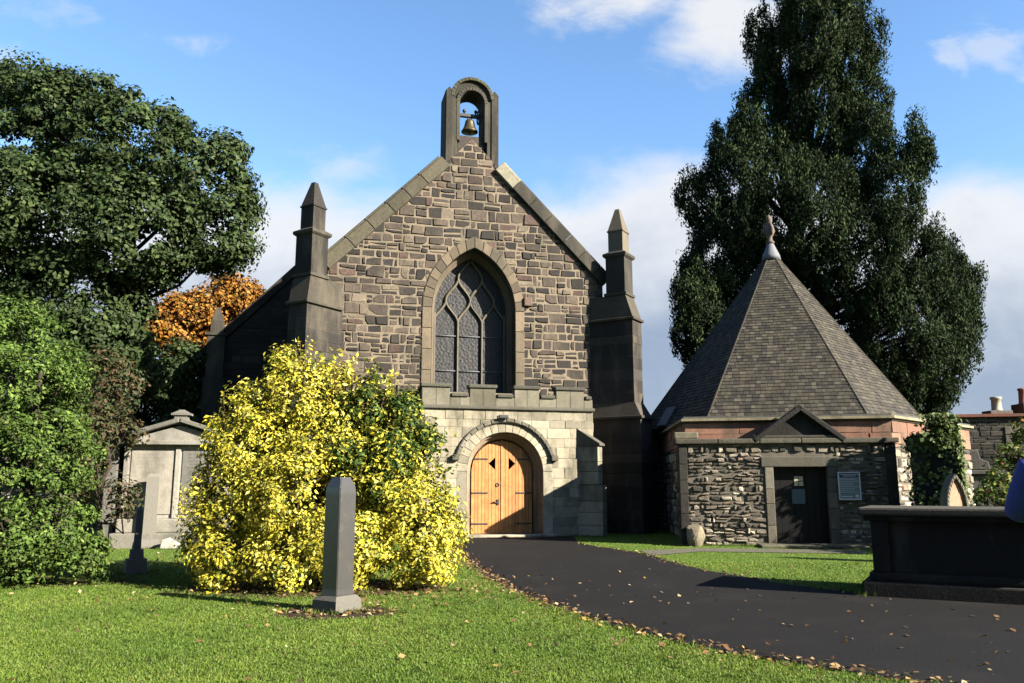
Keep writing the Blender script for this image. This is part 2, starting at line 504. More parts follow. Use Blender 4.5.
def masonry(mb, fr, cvx, rows, widths, pal, gap=.018, jit=.012, rz=(.012, .04), bev=.014, seg=None, mi=1, split=.3, d0=0.0, var=.18, chop=1.0):
    """random coursed stones over the convex outline cvx of frame fr"""
    o, u, v, n = fr
    v0 = min(p[1] for p in cvx); v1 = max(p[1] for p in cvx); u0 = min(p[0] for p in cvx); u1 = max(p[0] for p in cvx)
    z = v0
    while z < v1 - .02:
        h = random.uniform(*rows)
        if z + h > v1 - rows[0] * .5: h = v1 - z
        segs = seg(z, z + h, u0, u1) if seg else [(u0, u1)]
        for (a, b) in segs:
            x = a
            while x < b - .02:
                w = random.uniform(*widths) * (1.0 if random.random() > .2 else .55)
                if x + w > b - widths[0] * .6: w = b - x
                if random.random() < split and h > rows[0] * 1.3:
                    k = random.uniform(.35, .65); cells = [(z, h * k), (z + h * k, h * (1 - k))]
                else: cells = [(z, h)]
                for (zz, hh) in cells:
                    j = lambda: random.uniform(-jit, jit)
                    g = gap / 2
                    q = [(x + g + j(), zz + g + j()), (x + w - g + j(), zz + g + j()), (x + w - g + j(), zz + hh - g + j()), (x + g + j(), zz + hh - g + j())]
                    if jit > .02 and random.random() < chop:   # rough rubble: chop a corner or two
                        c = random.randrange(4); p0, p1, p2 = Vector(q[c - 1]), Vector(q[c]), Vector(q[(c + 1) % 4])
                        f1, f2 = random.uniform(.2, .45), random.uniform(.2, .45)
                        q = q[:c] + [tuple(p1.lerp(p0, f1)), tuple(p1.lerp(p2, f2))] + q[c + 1:]
                    q = clip(q, cvx)
                    if not q or area(q) < .002: continue
                    bb = min(bev, .25 * min(max(p[0] for p in q) - min(p[0] for p in q), max(p[1] for p in q) - min(p[1] for p in q)))
                    ins = inset(q, bb)
                    if area(ins) < .001: continue
                    r = random.uniform(*rz); k = len(q)
                    t1, t2 = random.uniform(-.04, .04), random.uniform(-.04, .04)
                    cu = sum(p[0] for p in q) / k; cv = sum(p[1] for p in q) / k
                    vs = [o + u * p[0] + v * p[1] + n * (d0 - .01) for p in q] + [o + u * p[0] + v * p[1] + n * (d0 + max(.004, r + (p[0] - cu) * t1 + (p[1] - cv) * t2)) for p in ins]
                    fs = [(i, (i + 1) % k, k + (i + 1) % k, k + i) for i in range(k)] + [tuple(k + i for i in range(k))]
                    mb.add(vs, fs, rgb(random.choices(pal[0], pal[1])[0], var), mi)
                x += w
        z += h


# palettes (base colours; the soot one also carries shade)
GAB = ([(.090, .072, .058), (.058, .047, .039), (.028, .025, .023), (.135, .108, .083), (.100, .066, .055), (.185, .152, .115)], [5, 5, 5, 3.5, 2, 1.4])
MORTAR = (.235, .193, .138)
ASH = ([(.40, .36, .265), (.33, .30, .225), (.47, .43, .33), (.25, .23, .175)], [5, 4, 3, 2.5])
SOOT_SHADE = ([(.032, .028, .025), (.042, .037, .031), (.023, .021, .019), (.065, .056, .044)], [4, 4, 3, 1.5])  # soot-dark stone, lowered further to put shade into buttresses and aisle
RUB = ([(.28, .24, .18), (.15, .13, .10), (.40, .35, .27), (.07, .063, .054), (.56, .50, .40), (.28, .19, .14)], [5, 4, 3.5, 4.5, 2.4, .7])
SLT = ([(.056, .052, .044), (.074, .068, .055), (.040, .038, .036), (.105, .095, .075)], [5, 4, 3, 2])
UP = Vector((0, 0, 1))


def arc_round(cx, w, zs, z0=0.0, n=18):
    p = [(cx - w, z0), (cx - w, zs)]
    p = [(cx - w, z0)] + [(cx - w * math.cos(math.pi * i / n), zs + w * math.sin(math.pi * i / n)) for i in range(n + 1)] + [(cx + w, z0)]
    return p


def arc_point(cx, w, zs, h, z0, n=9, jn=4):
    r = (h * h + w * w) / (2 * w)
    amax = math.atan2(h, r - w)
    L = [(cx - w + r - r * math.cos(amax * i / n), zs + r * math.sin(amax * i / n)) for i in range(n + 1)]
    R = [(2 * cx - x, z) for (x, z) in reversed(L[:-1])]
    jl = [(cx - w, z0 + (zs - z0) * i / jn) for i in range(jn)]
    jr = [(2 * cx - x, z) for (x, z) in reversed(jl)]
    return jl + L + R + jr


def ring(mb, inner, outer, fr, back, front, pal, mi=0, var=.15, gap=.012, bev=.015):
    for i in range(len(inner) - 1):
        a, b, c, d = inner[i], inner[i + 1], outer[i + 1], outer[i]
        q = [a, d, c, b] if area([a, d, c, b]) > 0 else [a, b, c, d]
        q = inset(q, gap / 2)
        mb.prism(q, fr, back, front + random.uniform(-.006, .006), rgb(random.choices(pal[0], pal[1])[0], var), mi, bev)


# ================================================================== SETTING
def flat(name, outline, z, mat, sub=None):
    mb = MB(); tri = tessellate_polygon([[Vector((p[0], p[1], 0)) for p in outline]])
    mb.add([(p[0], p[1], z) for p in outline], tri, (.2, .2, .2))
    o = mb.build(name, mat, base=Vector((0, 0, 0)), kind='structure')
    return o


def jag(pts, step=.15, amp=.035, close=False):
    out = []
    for i in range(len(pts) - 1):
        a, b = Vector(pts[i][:2]), Vector(pts[i + 1][:2]); L = (b - a).length; k = max(1, int(L / step))
        nrm = Vector((-(b - a).y, (b - a).x)).normalized()
        for j in range(k):
            q = a.lerp(b, j / k) + nrm * random.uniform(-amp, amp); out.append((q.x, q.y))
    out.append(tuple(pts[-1][:2])); return out


def smooth_line(pts, n=6):
    out = []
    P = [Vector(p[:2]) for p in pts]
    for i in range(len(P) - 1):
        p0 = P[max(0, i - 1)]; p1 = P[i]; p2 = P[i + 1]; p3 = P[min(len(P) - 1, i + 2)]
        for j in range(n):
            t = j / n
            out.append(.5 * ((2 * p1) + (p2 - p0) * t + (2 * p0 - 5 * p1 + 4 * p2 - p3) * t * t + (3 * p1 - p0 - 3 * p2 + p3) * t ** 3))
    out.append(P[-1]); return out


mb = MB(); S = 600
mb.add([(-S, -60, 0), (S, -60, 0), (S, 900, 0), (-S, 900, 0)], [(0, 1, 2, 3)])
mb.build('ground', MTURF, base=Vector((0, 0, 0)), kind='structure')

lawn_edge = smooth_line([gnd(x, y) for x, y in [(452, 545), (462, 556), (478, 570), (508, 588), (560, 608), (640, 632), (740, 654), (850, 673), (930, 684), (1040, 700)]] + [Vector((5.2, 5.4, 0)), Vector((7.5, 4.0, 0)), Vector((14, 2, 0))])
right_edge = smooth_line([gnd(x, y) for x, y in [(579, 543), (600, 547), (640, 553), (672, 562), (705, 570), (745, 577), (800, 586), (850, 592), (880, 594)]] + [Vector((6.6, 11.6, 0)), Vector((9.0, 10.7, 0)), Vector((16, 8, 0))])
door_l = gnd(448, 537); door_r = gnd(579, 541)
path = jag(lawn_edge[::-1], .12, .03) + [tuple(door_l[:2]), tuple((door_l + Vector((0, 1.5, 0)))[:2]), tuple((door_r + Vector((0, 2, 0)))[:2])] + jag(right_edge, .12, .025)
flat('asphalt_path', path, .004, MASPH)
# paved strip towards the pavilion
A_ = [gnd(x, y) for x, y in [(640, 551), (700, 548.5), (780, 549.5), (866, 551)]]; B_ = [gnd(x, y) for x, y in [(866, 554), (780, 553), (700, 552), (652, 556)]]
flat('paving_strip', [tuple(p[:2]) for p in A_ + B_], .012, MPAVE)
# soil patches
def blob(cx, cy, rx, ry, n=26, amp=.18):
    return [(cx + rx * math.cos(t) * (1 + random.uniform(-amp, amp)), cy + ry * math.sin(t) * (1 + random.uniform(-amp, amp))) for t in [2 * math.pi * i / n for i in range(n)]]
flat('bare_soil', blob(-2.15, 10.35, .75, .55), .003, MSOIL)
flat('bare_soil', blob(-3.0, 12.7, 2.2, 1.0), .0035, MSOIL)
flat('bare_soil', blob(-8.2, 13.6, 2.2, 1.1), .003, MSOIL)

# ================================================================== CHURCH
AF = math.radians(14)
T = Vector((math.cos(AF), math.sin(AF), 0)); Bk = Vector((-math.sin(AF), math.cos(AF), 0)); NF = -Bk
P0 = gnd(497, 537)
OFFG = 1.7
church = thing('church', P0 + Bk * (OFFG + 4), 'old rubble stone church with steep gable, bellcote, traceried window and timber porch doors', 'church')
def frame(off, s0=0.0):
    return (P0 + Bk * off + T * s0, T, UP, NF)
FG = frame(OFFG)
SC0 = -.54; SL, SR = -5.25, 4.17
ZE, ZA = 8.65, 13.4
# gable wall with a pointed opening
WC, WW, WZ0, WZS, WH = -.43, 1.42, 4.55, 7.35, 2.14
win_in = arc_point(WC, WW, WZS, WH, WZ0)
win_out = arc_point(WC, WW + .33, WZS, WH + .40, WZ0)
gable = [(SL, 0), (SR, 0), (SR, ZE), (SC0, ZA), (SL, ZE)]
mb = MB()
mb.panel(gable, [win_in], FG, 0, MORTAR, 0)
mb.panel(gable, [win_in], FG, -.92, (.1, .1, .1), 0)
ro = [FG[0] + T * x + UP * z for x, z in win_in]
mb.sweep([[p + NF * 0 for p in ro], [p + NF * -.92 for p in ro]], (.16, .19, .135), 1)
def wseg(a, b, u0, u1):
    m = (a + b) / 2
    if m < WZ0 or m > WZS + WH + .42: return [(u0, u1)]
    w = WW + .33
    if m > WZS:
        h = WH + .40; r = (h * h + w * w) / (2 * w); zz = min(m, WZS + h) - WZS
        hw = max(.02, math.sqrt(max(0, r * r - zz * zz)) - (r - w))
    else: hw = w
    hw -= .06
    return [(u0, WC - hw), (WC + hw, u1)]
masonry(mb, FG, gable, (.22, .42), (.18, .66), GAB, gap=.038, jit=.024, rz=(.004, .045), seg=wseg, split=.42, bev=.02, var=.3, chop=.35)
gw = mb.build('gable_wall', [MASH, MS], church)
# window: surround ring, tracery, glass, bars
mb = MB()
ring(mb, win_in, win_out, FG, -.05, .05, ([(.16, .13, .09), (.11, .09, .066), (.21, .165, .115), (.14, .095, .07)], [4, 3, 2, 1]), 0)
w_in2 = arc_point(WC, WW - .16, WZS, WH - .2, WZ0)
i0 = [FG[0] + T * x + UP * z for x, z in win_in]; i1 = [FG[0] + T * x + UP * z for x, z in w_in2]
mb.sweep([[p + NF * .052 for p in i0], [p + NF * -.40 for p in i0], [p + NF * -.55 for p in i1], [p + NF * -.90 for p in i1]], (.15, .12, .085), 0)
# hood stone at the right springing
mb.box(FG[0] + T * (WC + WW + .30) + UP * 7.55, T, NF, UP, .28, .14, .3, (.16, .11, .085), 0, .04)
win = mb.build('window', MASH, church)
q = (WW - .16) / 3
FW = frame(OFFG + .70)
mb = MB()
def inside(x, z, w=WW - .16, h=WH - .2):
    if z <= WZS: return abs(x) <= w
    r = (h * h + w * w) / (2 * w); zz = z - WZS
    return zz < h and abs(x) <= math.sqrt(max(0, r * r - zz * zz)) - (r - w)
TC = (.17, .15, .11)
def bar(pts, r=.042):
    run = []
    for p in pts + [None]:
        if p is not None and inside(p[0], p[1]): run.append(p)
        else:
            if len(run) > 1: mb.tube([FW[0] + T * (WC + x) + UP * z for x, z in run], r, 6, TC, 0, False)
            run = []
ZM = 7.0; HU = .78
for sgn in (-1, 1): bar([(sgn * q, WZ0 - .05), (sgn * q, ZM)])
def unit(cx, zc):
    for sgn in (-1, 1):
        bar([(cx + sgn * q * (math.cos(math.pi * t) + 1) / 2, zc + HU * t) for t in np.linspace(0, 1, 12)])
        bar([(cx + sgn * q * (math.cos(math.pi * t) + 1) / 2, zc - HU * t) for t in np.linspace(0, 1, 12)])
unit(-q, ZM + HU); unit(q, ZM + HU); unit(0, ZM + 2 * HU + .02)
for sgn in (-1, 1):
    bar([(sgn * (2 * q + q * (1 - (math.cos(math.pi * t) + 1) / 2)), ZM + HU - HU * t) for t in np.linspace(0, 1, 12)])
    bar([(sgn * (3 * q * .97), WZ0 - .05), (sgn * 3 * q * .97, WZS)], .05)
mb.build('tracery', MASH, win)
mb = MB(); mb.panel(arc_point(WC, WW - .1, WZS, WH - .1, WZ0 - .1), [], frame(OFFG + .76), 0, (.05, .05, .05)); mb.build('glass', MGLASS, win)
for z in (5.35, 6.55):
    for k in (-1, 0, 1):
        mb = MB(); mb.tube([FW[0] + NF * -.02 + T * (WC + k * 2 * q + d) + UP * z for d in (-q * .9, q * .9)], .016, 5, (.3, .3, .3))
        mb.build('saddle_bar', MLEAD, win)
# gable coping: two sloping slabs of butted stones
for sgn, se in ((-1, SL), (1, SR)):
    mb = MB()
    a = Vector((SC0 + sgn * .93, ZA - (ZA - ZE) * .93 / abs(se - SC0))); b = Vector((se, ZE)) + Vector((sgn * .12, -.10))
    d = (b - a); L = d.length; d.normalize(); nn = Vector((-d.y, d.x)); nn = nn if nn.y > 0 else -nn
    x = 0; i = 0
    while x < L - .05:
        w = min(random.uniform(.7, 1.05), L - x)
        if L - x - w < .3: w = L - x
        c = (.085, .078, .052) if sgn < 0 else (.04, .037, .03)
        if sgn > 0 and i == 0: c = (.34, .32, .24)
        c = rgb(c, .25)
        p0 = a + d * (x + .006); p1 = a + d * (x + w - .006)
        qd = [p0 + nn * -.20, p1 + nn * -.20, p1 + nn * .22, p0 + nn * .22]
        if area([tuple(k) for k in qd]) < 0: qd = qd[::-1]
        qd = [tuple(k) for k in qd]
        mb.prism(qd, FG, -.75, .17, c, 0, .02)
        qd2 = [p0 + nn * .222, p1 + nn * .222, p1 + nn * .33, p0 + nn * .33]
        if area([tuple(k) for k in qd2]) < 0: qd2 = qd2[::-1]
        mb.prism([tuple(k) for k in qd2], FG, -.6, .02, rgb(c, .1), 0, .03)
        x += w; i += 1
    mb.build('gable_coping', MDARK, church)
# nave body and roof
mb = MB(); LEN = 17.0
FB = frame(OFFG + .75)
for s_ in (SL, SR - .7):
    mb.box(P0 + Bk * (OFFG + .65) + T * s_, T, Bk, UP, .7, LEN, 8.1, (.04, .036, .032), 0)
mb.box(P0 + Bk * (OFFG + LEN) + T * SL, T, Bk, UP, SR - SL, .6, 8.2, (.08, .07, .06), 0)
bkf = frame(OFFG + LEN + .6)
mb.prism([(SL, 8.2), (SR, 8.2), (SC0, ZA - .9)], bkf, 0, .6, (.08, .07, .06))
mb.build('nave_wall', MDARK, church)
mb = MB()
for sgn, se in ((-1, SL - .25), (1, SR + .25)):
    e0 = P0 + Bk * (OFFG + .64) + T * se + UP * 8.0; r0 = P0 + Bk * (OFFG + .64) + T * SC0 + UP * (ZA - .75)
    v = [e0, r0, r0 + Bk * LEN, e0 + Bk * LEN]; up = UP * .16
    v2 = [p + up for p in v]
    mb.add(v + v2, [(0, 1, 2, 3), (4, 5, 6, 7), (0, 1, 5, 4), (1, 2, 6, 5), (2, 3, 7, 6), (3, 0, 4, 7)], (.05, .05, .05))
mb.build('nave_roof', MSLATE, church)
# north aisle set back behind the gable, lean-to gable of rough stone
OA = OFFG + 5.2
fa = frame(OA)
def fac(x, y, off):
    r = ray(x, y); o = P0 + Bk * off
    k = o.dot(Bk) / Vector((r.x, r.y, 0)).dot(Bk); return (Vector((r.x * k, r.y * k, 0)) - o).dot(T), EYE + r.z * k
aL, aZ = fac(213, 352, OA); bS, bZ = fac(300, 272, OA)
SA = SL - .75
aisle = [(aL, 0), (SA, 0), (SA, bZ + (SA - bS) * (bZ - aZ) / (bS - aL)), (aL, aZ)]
mb = MB()
mb.prism(aisle, fa, -.8, 0, (.035, .03, .026), 0)
masonry(mb, fa, aisle, (.2, .36), (.3, .8), SOOT_SHADE, gap=.025, seg=None, rz=(.006, .03))
mb.box(P0 + Bk * (OA + .8) + T * aL, T, Bk, UP, .7, 9, aZ - .3, (.05, .045, .04))
mb.build('aisle_wall', [MDARK, MS], church)
mb = MB()
fa2 = frame(OA - .08)
d = Vector((aisle[2][0] - aL, aisle[2][1] - aZ)).normalized(); nn = Vector((-d.y, d.x))
a = Vector((aL - .2, aZ - .15)); b = Vector(aisle[2])
mb.prism([tuple(a), tuple(b), tuple(b + nn * .3), tuple(a + nn * .3)], fa2, -9.5, .06, (.035, .033, .03), 0, .02)
mb.build('aisle_roof', MSLATE, church)


def diag_buttress(corner, d, stages, half, label_pin, names=('buttress', 'pinnacle'), k0=.7):
    """corner post set diagonally; d = outward dir"""
    e = Vector((-d.y, d.x, 0))
    mb = MB()
    for (z0, z1, L, hw, wz) in stages:
        # body as masonry blocks on three faces
        o = corner - e * hw - d * .35
        mb.box(o, d, e, UP, L + .35 - .012, hw * 2 - .0, z1 - z0, (.05, .045, .04), 0) if False else None
        z = z0
        while z < z1 - .02:
            h = random.uniform(.28, .45)
            if z1 - z - h < .2: h = z1 - z
            kx = random.uniform(.35, .65)
            ins = random.uniform(0, .022)
            mb.box(corner - e * (hw - ins) - d * .35 + UP * z, d, e, UP, (L + .35 - ins), (2 * hw - 2 * ins) * kx - .006, h - .012, rgb(random.choices(SOOT_SHADE[0], SOOT_SHADE[1])[0], .2), 0, .012)
            mb.box(corner - e * (hw - ins) - d * .35 + UP * z + e * ((2 * hw - 2 * ins) * kx + .004), d, e, UP, (L + .35 - ins), (2 * hw - 2 * ins) * (1 - kx) - .004, h - .012, rgb(random.choices(SOOT_SHADE[0], SOOT_SHADE[1])[0], .2), 0, .012)
            z += h
        mb.box(corner - e * (hw - .02) - d * .33 + UP * z0, d, e, UP, L + .31, hw * 2 - .04, z1 - z0, (.05, .045, .038), 0)
    # string and weathering between the stages (sloped shoulders)
    for i in range(len(stages)):
        z0, z1, L, hw, wz = stages[i]
        if wz <= 0: continue
        L2, h2 = (stages[i + 1][2], stages[i + 1][3]) if i + 1 < len(stages) else (k0 + .36, .36)
        P = lambda l, w, z: corner + d * l + e * w + UP * z
        pr = .07
        mb.box(P(-.3, -hw - pr, z1 + .002), d, e, UP, L + .3 + pr, 2 * hw + 2 * pr, .10, rgb((.05, .045, .035), .2), 0, .025)
        zt = z1 + .104
        lo = [P(-.3, -hw, zt), P(L, -hw, zt), P(L, hw, zt), P(-.3, hw, zt)]
        hi = [P(-.3, -h2, zt + wz), P(L2, -h2, zt + wz), P(L2, h2, zt + wz), P(-.3, h2, zt + wz)]
        mb.add(lo + hi, [(0, 1, 5, 4), (1, 2, 6, 5), (2, 3, 7, 6), (3, 0, 4, 7), (4, 5, 6, 7)], rgb((.065, .057, .044), .15))
    bt = mb.build(names[0], MDARK, church)
    # pinnacle
    mb = MB(); c = corner + d * k0
    P2 = lambda w, z: [c + (d * a + e * b) * w + UP * z for a, b in ((-1, -1), (1, -1), (1, 1), (-1, 1))]
    zb = stages[-1][1] + (.104 + stages[-1][4] if stages[-1][4] else 0)
    def frus(w0, w1, z0, z1, col):
        mb.add(P2(w0, z0) + P2(w1, z1), [(3, 2, 1, 0), (4, 5, 6, 7), (0, 1, 5, 4), (1, 2, 6, 5), (2, 3, 7, 6), (3, 0, 4, 7)], col)
    return bt, c, d, e, frus, mb, zb


cL = FG[0] + T * SL; cR = FG[0] + T * SR
dL = (NF - T).normalized(); dR = (NF + T).normalized()
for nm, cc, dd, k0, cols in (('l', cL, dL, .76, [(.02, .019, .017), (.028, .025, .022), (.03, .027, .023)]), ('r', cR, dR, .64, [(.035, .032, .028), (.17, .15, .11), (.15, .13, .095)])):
    st = [(0, 3.7, 1.5, .50, .45), (4.24, 7.05, 1.26, .40, .80)]
    bt, c, d, e, frus, mb, zb = diag_buttress(cc, dd, st, .5, '', k0=k0)
    h = .35
    frus(h, h, zb + .002, 9.30, cols[0]); frus(h + .07, h + .07, 8.0, 8.1, rgb((.09, .08, .06))) if False else None
    frus(h + .06, h + .06, zb + .0, zb + .09, rgb((.06, .055, .042)))
    frus(h + .02, h + .08, 9.302, 9.36, (.05, .046, .036)); frus(h + .08, h + .08, 9.362, 9.45, (.055, .05, .04)); frus(h + .07, h - .07, 9.452, 9.54, (.05, .045, .035))
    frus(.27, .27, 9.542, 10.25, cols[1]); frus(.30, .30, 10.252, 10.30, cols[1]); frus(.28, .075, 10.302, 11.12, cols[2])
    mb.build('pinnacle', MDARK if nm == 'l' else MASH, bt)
# little pinnacle on the far corner of the aisle
mb = MB(); pc = P0 + Bk * (OA - .1) + T * (aL + .12)
tz = fac(218, 308, OA)[1]
for (w0, w1, z0, z1) in ((.36, .36, 0, aZ - 1), (.30, .30, aZ - .998, tz - 1.1), (.36, .36, tz - 1.098, tz - 1.0), (.22, .22, tz - .998, tz - .55), (.22, .06, tz - .548, tz)):
    v = [pc + T * a * w0 + Bk * b * w0 + UP * z0 for a, b in ((-1, -1), (1, -1), (1, 1), (-1, 1))] + [pc + T * a * w1 + Bk * b * w1 + UP * z1 for a, b in ((-1, -1), (1, -1), (1, 1), (-1, 1))]
    mb.add(v, [(3, 2, 1, 0), (4, 5, 6, 7), (0, 1, 5, 4), (1, 2, 6, 5), (2, 3, 7, 6), (3, 0, 4, 7)], (.04, .037, .032))
mb.build('aisle_buttress', MDARK, church)

# bellcote
mb = MB()
BZ = 12.45; SH = 15.15; bw = .95; ow = .42
fb0 = frame(OFFG + .10)
bc = (.035, .033, .025)
inn = arc_round(SC0, ow, 14.82, 13.35, 14)
outr = [(SC0 - bw + .28, 13.35)] + [(SC0 - (bw - .28) * math.cos(math.pi * i / 14), 14.95 + (bw - .28) * math.sin(math.pi * i / 14)) for i in range(15)] + [(SC0 + bw - .28, 13.35)]
for i in range(len(inn) - 1):
    a, b, c2, d2 = inn[i], inn[i + 1], outr[i + 1], outr[i]
    mb.prism([a, d2, c2, b] if area([a, d2, c2, b]) > 0 else [a, b, c2, d2], fb0, -.85, 0, rgb(bc, .12), 0)
# hood over the arch, outer pilasters with gablet tops
hood0 = [(SC0 - (bw - .30) * math.cos(math.pi * i / 16), 14.97 + (bw - .30) * math.sin(math.pi * i / 16)) for i in range(17)]
hood1 = [(SC0 - (bw - .18) * math.cos(math.pi * i / 16), 14.97 + (bw - .18) * math.sin(math.pi * i / 16)) for i in range(17)]
ring(mb, hood0, hood1, fb0, -.95, .12, ([(.075, .074, .045), (.06, .058, .036)], [1, 1]), 0, gap=.0)
in0 = arc_round(SC0, ow + .02, 14.82, 13.35, 14); in1 = arc_round(SC0, ow + .14, 14.82, 13.35, 14)
ring(mb, in0, in1, fb0, -.02, .07, ([(.06, .055, .045)], [1]), 0, gap=.0)
for sgn in (-1, 1):
    x0 = SC0 + sgn * (bw - .14) - .14
    mb.prism([(x0, BZ), (x0 + .28, BZ), (x0 + .28, SH), (x0 + .14, SH + .16), (x0, SH)], fb0, -.92, .10, rgb((.036, .034, .026), .2), 0, .03)
    x1 = SC0 + sgn * (bw - .34) - .09
    mb.prism([(x1, BZ), (x1 + .18, BZ), (x1 + .18, 14.9), (x1, 14.9)], fb0, -.88, .055, rgb((.045, .043, .03), .2), 0, .03)
mb.prism([(SC0 - ow - .1, BZ), (SC0 + ow + .1, BZ), (SC0 + ow + .1, 13.62), (SC0 - ow - .1, 13.62)], fb0, -.75, -.10, (.06, .05, .046), 0, .03)
mb.build('bellcote', MDARK, church)

# porch
PSL, PSR = -2.35, 3.12
FP = frame(0)
OC, OW, OZ = .25, 1.2, 1.95
ofront = arc_round(OC, OW, OZ)
mb = MB()
outer = [(PSL, 0), (PSR, 0), (PSR, 3.84), (PSL, 3.84)]
# porch front panel is open down to the ground inside the arch
op = [(PSL, 0)] + [(OC - OW, 0)] + ofront[1:-1] + [(OC + OW, 0), (PSR, 0), (PSR, 3.84), (PSL, 3.84)]
mb.panel(op, [], FP, -.0, (.32, .29, .21), 0)
RO = 1.52
def pseg(a, b, u0, u1):
    m = (a + b) / 2
    hw = RO if m < OZ else math.sqrt(max(0, RO * RO - (m - OZ) ** 2))
    if hw < .1: return [(u0, u1)]
    return [(u0, OC - hw + .04), (OC + hw - .04, u1)]
masonry(mb, FP, outer, (.22, .34), (.35, .8), ASH, gap=.012, jit=.006, rz=(.004, .012), bev=.008, seg=pseg, split=.1, var=.12)
# sides
for s_, n_, u_, d_ in ((PSL, -T, -Bk, 0), (PSR, T, Bk, 0)):
    o = P0 + T * s_ + (Bk * OFFG if n_ == -T else Vector((0, 0, 0)))
    f = (o, u_, UP, n_)
    mb.panel([(0, 0), (OFFG, 0), (OFFG, 3.84), (0, 3.84)], [], f, 0, (.3, .28, .22), 0)
    masonry(mb, f, [(0, 0), (OFFG, 0), (OFFG, 3.84), (0, 3.84)], (.22, .34), (.35, .8), ASH, gap=.012, jit=.006, rz=(.004, .012), bev=.008, split=.1)
# arch ring and moulded reveal orders
orders = [(1.2, 0.02), (1.19, -.12), (1.13, -.15), (1.12, -.28), (1.05, -.32), (.98, -.55)]
ring(mb, arc_round(OC, OW, OZ), arc_round(OC, RO, OZ), FP, -.05, .02, ASH, 1, gap=.01, bev=.01)
mb.sweep([[FP[0] + T * x + UP * z + NF * dd for x, z in arc_round(OC, w, OZ)] for w, dd in orders], (.33, .25, .17), 1)
mb.panel([(PSL + .3, 0), (OC - .98, 0)] + arc_round(OC, .98, OZ)[1:-1] + [(OC + .98, 0), (PSR - .3, 0), (PSR - .3, 3.8), (PSL + .3, 3.8)], [], FP, -.551, (.2, .18, .14), 0)
porch = mb.build('porch_wall', [MASH, MASH], church)
mb = MB()
hi = [(OC - 1.50 * math.cos(math.pi * i / 20), OZ + 1.50 * math.sin(math.pi * i / 20)) for i in range(2, 19)]
ho = [(OC - 1.64 * math.cos(math.pi * i / 20), OZ + 1.64 * math.sin(math.pi * i / 20)) for i in range(2, 19)]
ring(mb, hi, ho, FP, -.01, .13, ([(.16, .15, .115), (.24, .22, .17)], [1, 1]), 0, gap=0, bev=.03)
mb.box(FP[0] + T * (OC + 1.45) + UP * 2.28 + NF * .0, T, NF, UP, .22, .16, .17, (.12, .115, .09), 0, .03)
mb.box(FP[0] + T * (OC - 1.67) + UP * 2.28 + NF * .0, T, NF, UP, .22, .16, .17, (.12, .115, .09), 0, .03)
mb.build('hood_mould', MASH, porch)
mb = MB()
mb.box(P0 + T * (PSL - .06) + UP * 3.842 + NF * .1, T, Bk, UP, PSR - PSL + .1, OFFG + .1, .11, (.12, .115, .09), 0, .03)
mb.build('string_course', MASH, porch)
mb = MB()
z0 = 3.954
# crenellated parapet on the front and the left return
lay = []; x = PSL; hi_ = True
for w in (.86, .62, .82, .60, .80, .56, .92, .4):
    if x >= PSR: break
    w = min(w, PSR - x); lay.append((x, w, hi_)); x += w; hi_ = not hi_
for (x, w, up_) in lay:
    zt = 4.50 if up_ else 4.22
    n_ = 2 if w > .6 else 1
    for kk in range(n_):
        mb.box(P0 + T * (x + w / n_ * kk + .004) + UP * z0, T, Bk, UP, w / n_ - .008, .34, zt - z0, rgb(random.choice([(.20, .185, .14), (.16, .15, .11), (.25, .23, .175)]), .15), 0, .012)
    mb.box(P0 + T * (x - (.04 if up_ else -.045)) + UP * (zt + .002) + NF * .06, T, Bk, UP, w + (.08 if up_ else -.09), .46, .11, rgb((.085, .085, .065), .2), 0, .03)
mb.box(P0 + T * PSL + Bk * .345 + UP * z0, T, Bk, UP, .34, OFFG - .36, .45, (.12, .115, .09), 0, .012)
mb.box(P0 + T * (PSR - .34) + Bk * .345 + UP * z0, T, Bk, UP, .34, OFFG - .36, .45, (.2, .19, .15), 0, .012)
mb.box(P0 + T * (PSL - .06) + Bk * .41 + UP * (z0 + .452), T, Bk, UP, .46, OFFG - .42, .11, (.06, .06, .05), 0, .03)
mb.build('parapet', MASH, porch)
mb = MB(); mb.box(P0 + T * (PSL + .35) + Bk * .35 + UP * 3.96, T, Bk, UP, PSR - PSL - .7, OFFG - .36, .08, (.1, .1, .1)); mb.build('porch_roof', MLEAD, porch)
# porch diagonal buttress on the right corner
mb = MB(); pcn = P0 + T * 2.62 + Bk * .2; e = Vector((-dR.y, dR.x, 0)); hw = .16
for (z0, z1, L) in ((0, 1.55, .95), (1.56, 2.75, .82)):
    z = z0
    while z < z1 - .02:
        h = random.uniform(.3, .42); h = z1 - z if z1 - z - h < .2 else h
        mb.box(pcn - e * hw - dR * .2 + UP * z, dR, e, UP, L + .2, 2 * hw, h - .01, rgb(random.choices(ASH[0], ASH[1])[0], .15), 0, .012); z += h
Lq = .95
lo = [pcn + dR * -.2 - e * (hw + .03) + UP * 2.752, pcn + dR * (Lq - .05) - e * (hw + .03) + UP * 2.752, pcn + dR * (Lq - .05) + e * (hw + .03) + UP * 2.752, pcn + dR * -.2 + e * (hw + .03) + UP * 2.752]
hi2 = [lo[0] + UP * .75, lo[1] + UP * .06, lo[2] + UP * .06, lo[3] + UP * .75]
mb.add(lo + hi2, [(3, 2, 1, 0), (4, 5, 6, 7), (0, 1, 5, 4), (1, 2, 6, 5), (2, 3, 7, 6), (3, 0, 4, 7)], (.12, .115, .095))
mb.build('porch_buttress', MASH, church)
mb = MB(); mb.box(P0 + T * (OC - 1.5) + NF * .35 + UP * .005, T, Bk, UP, 3.0, .36, .07, (.42, .38, .29), 0, .02)
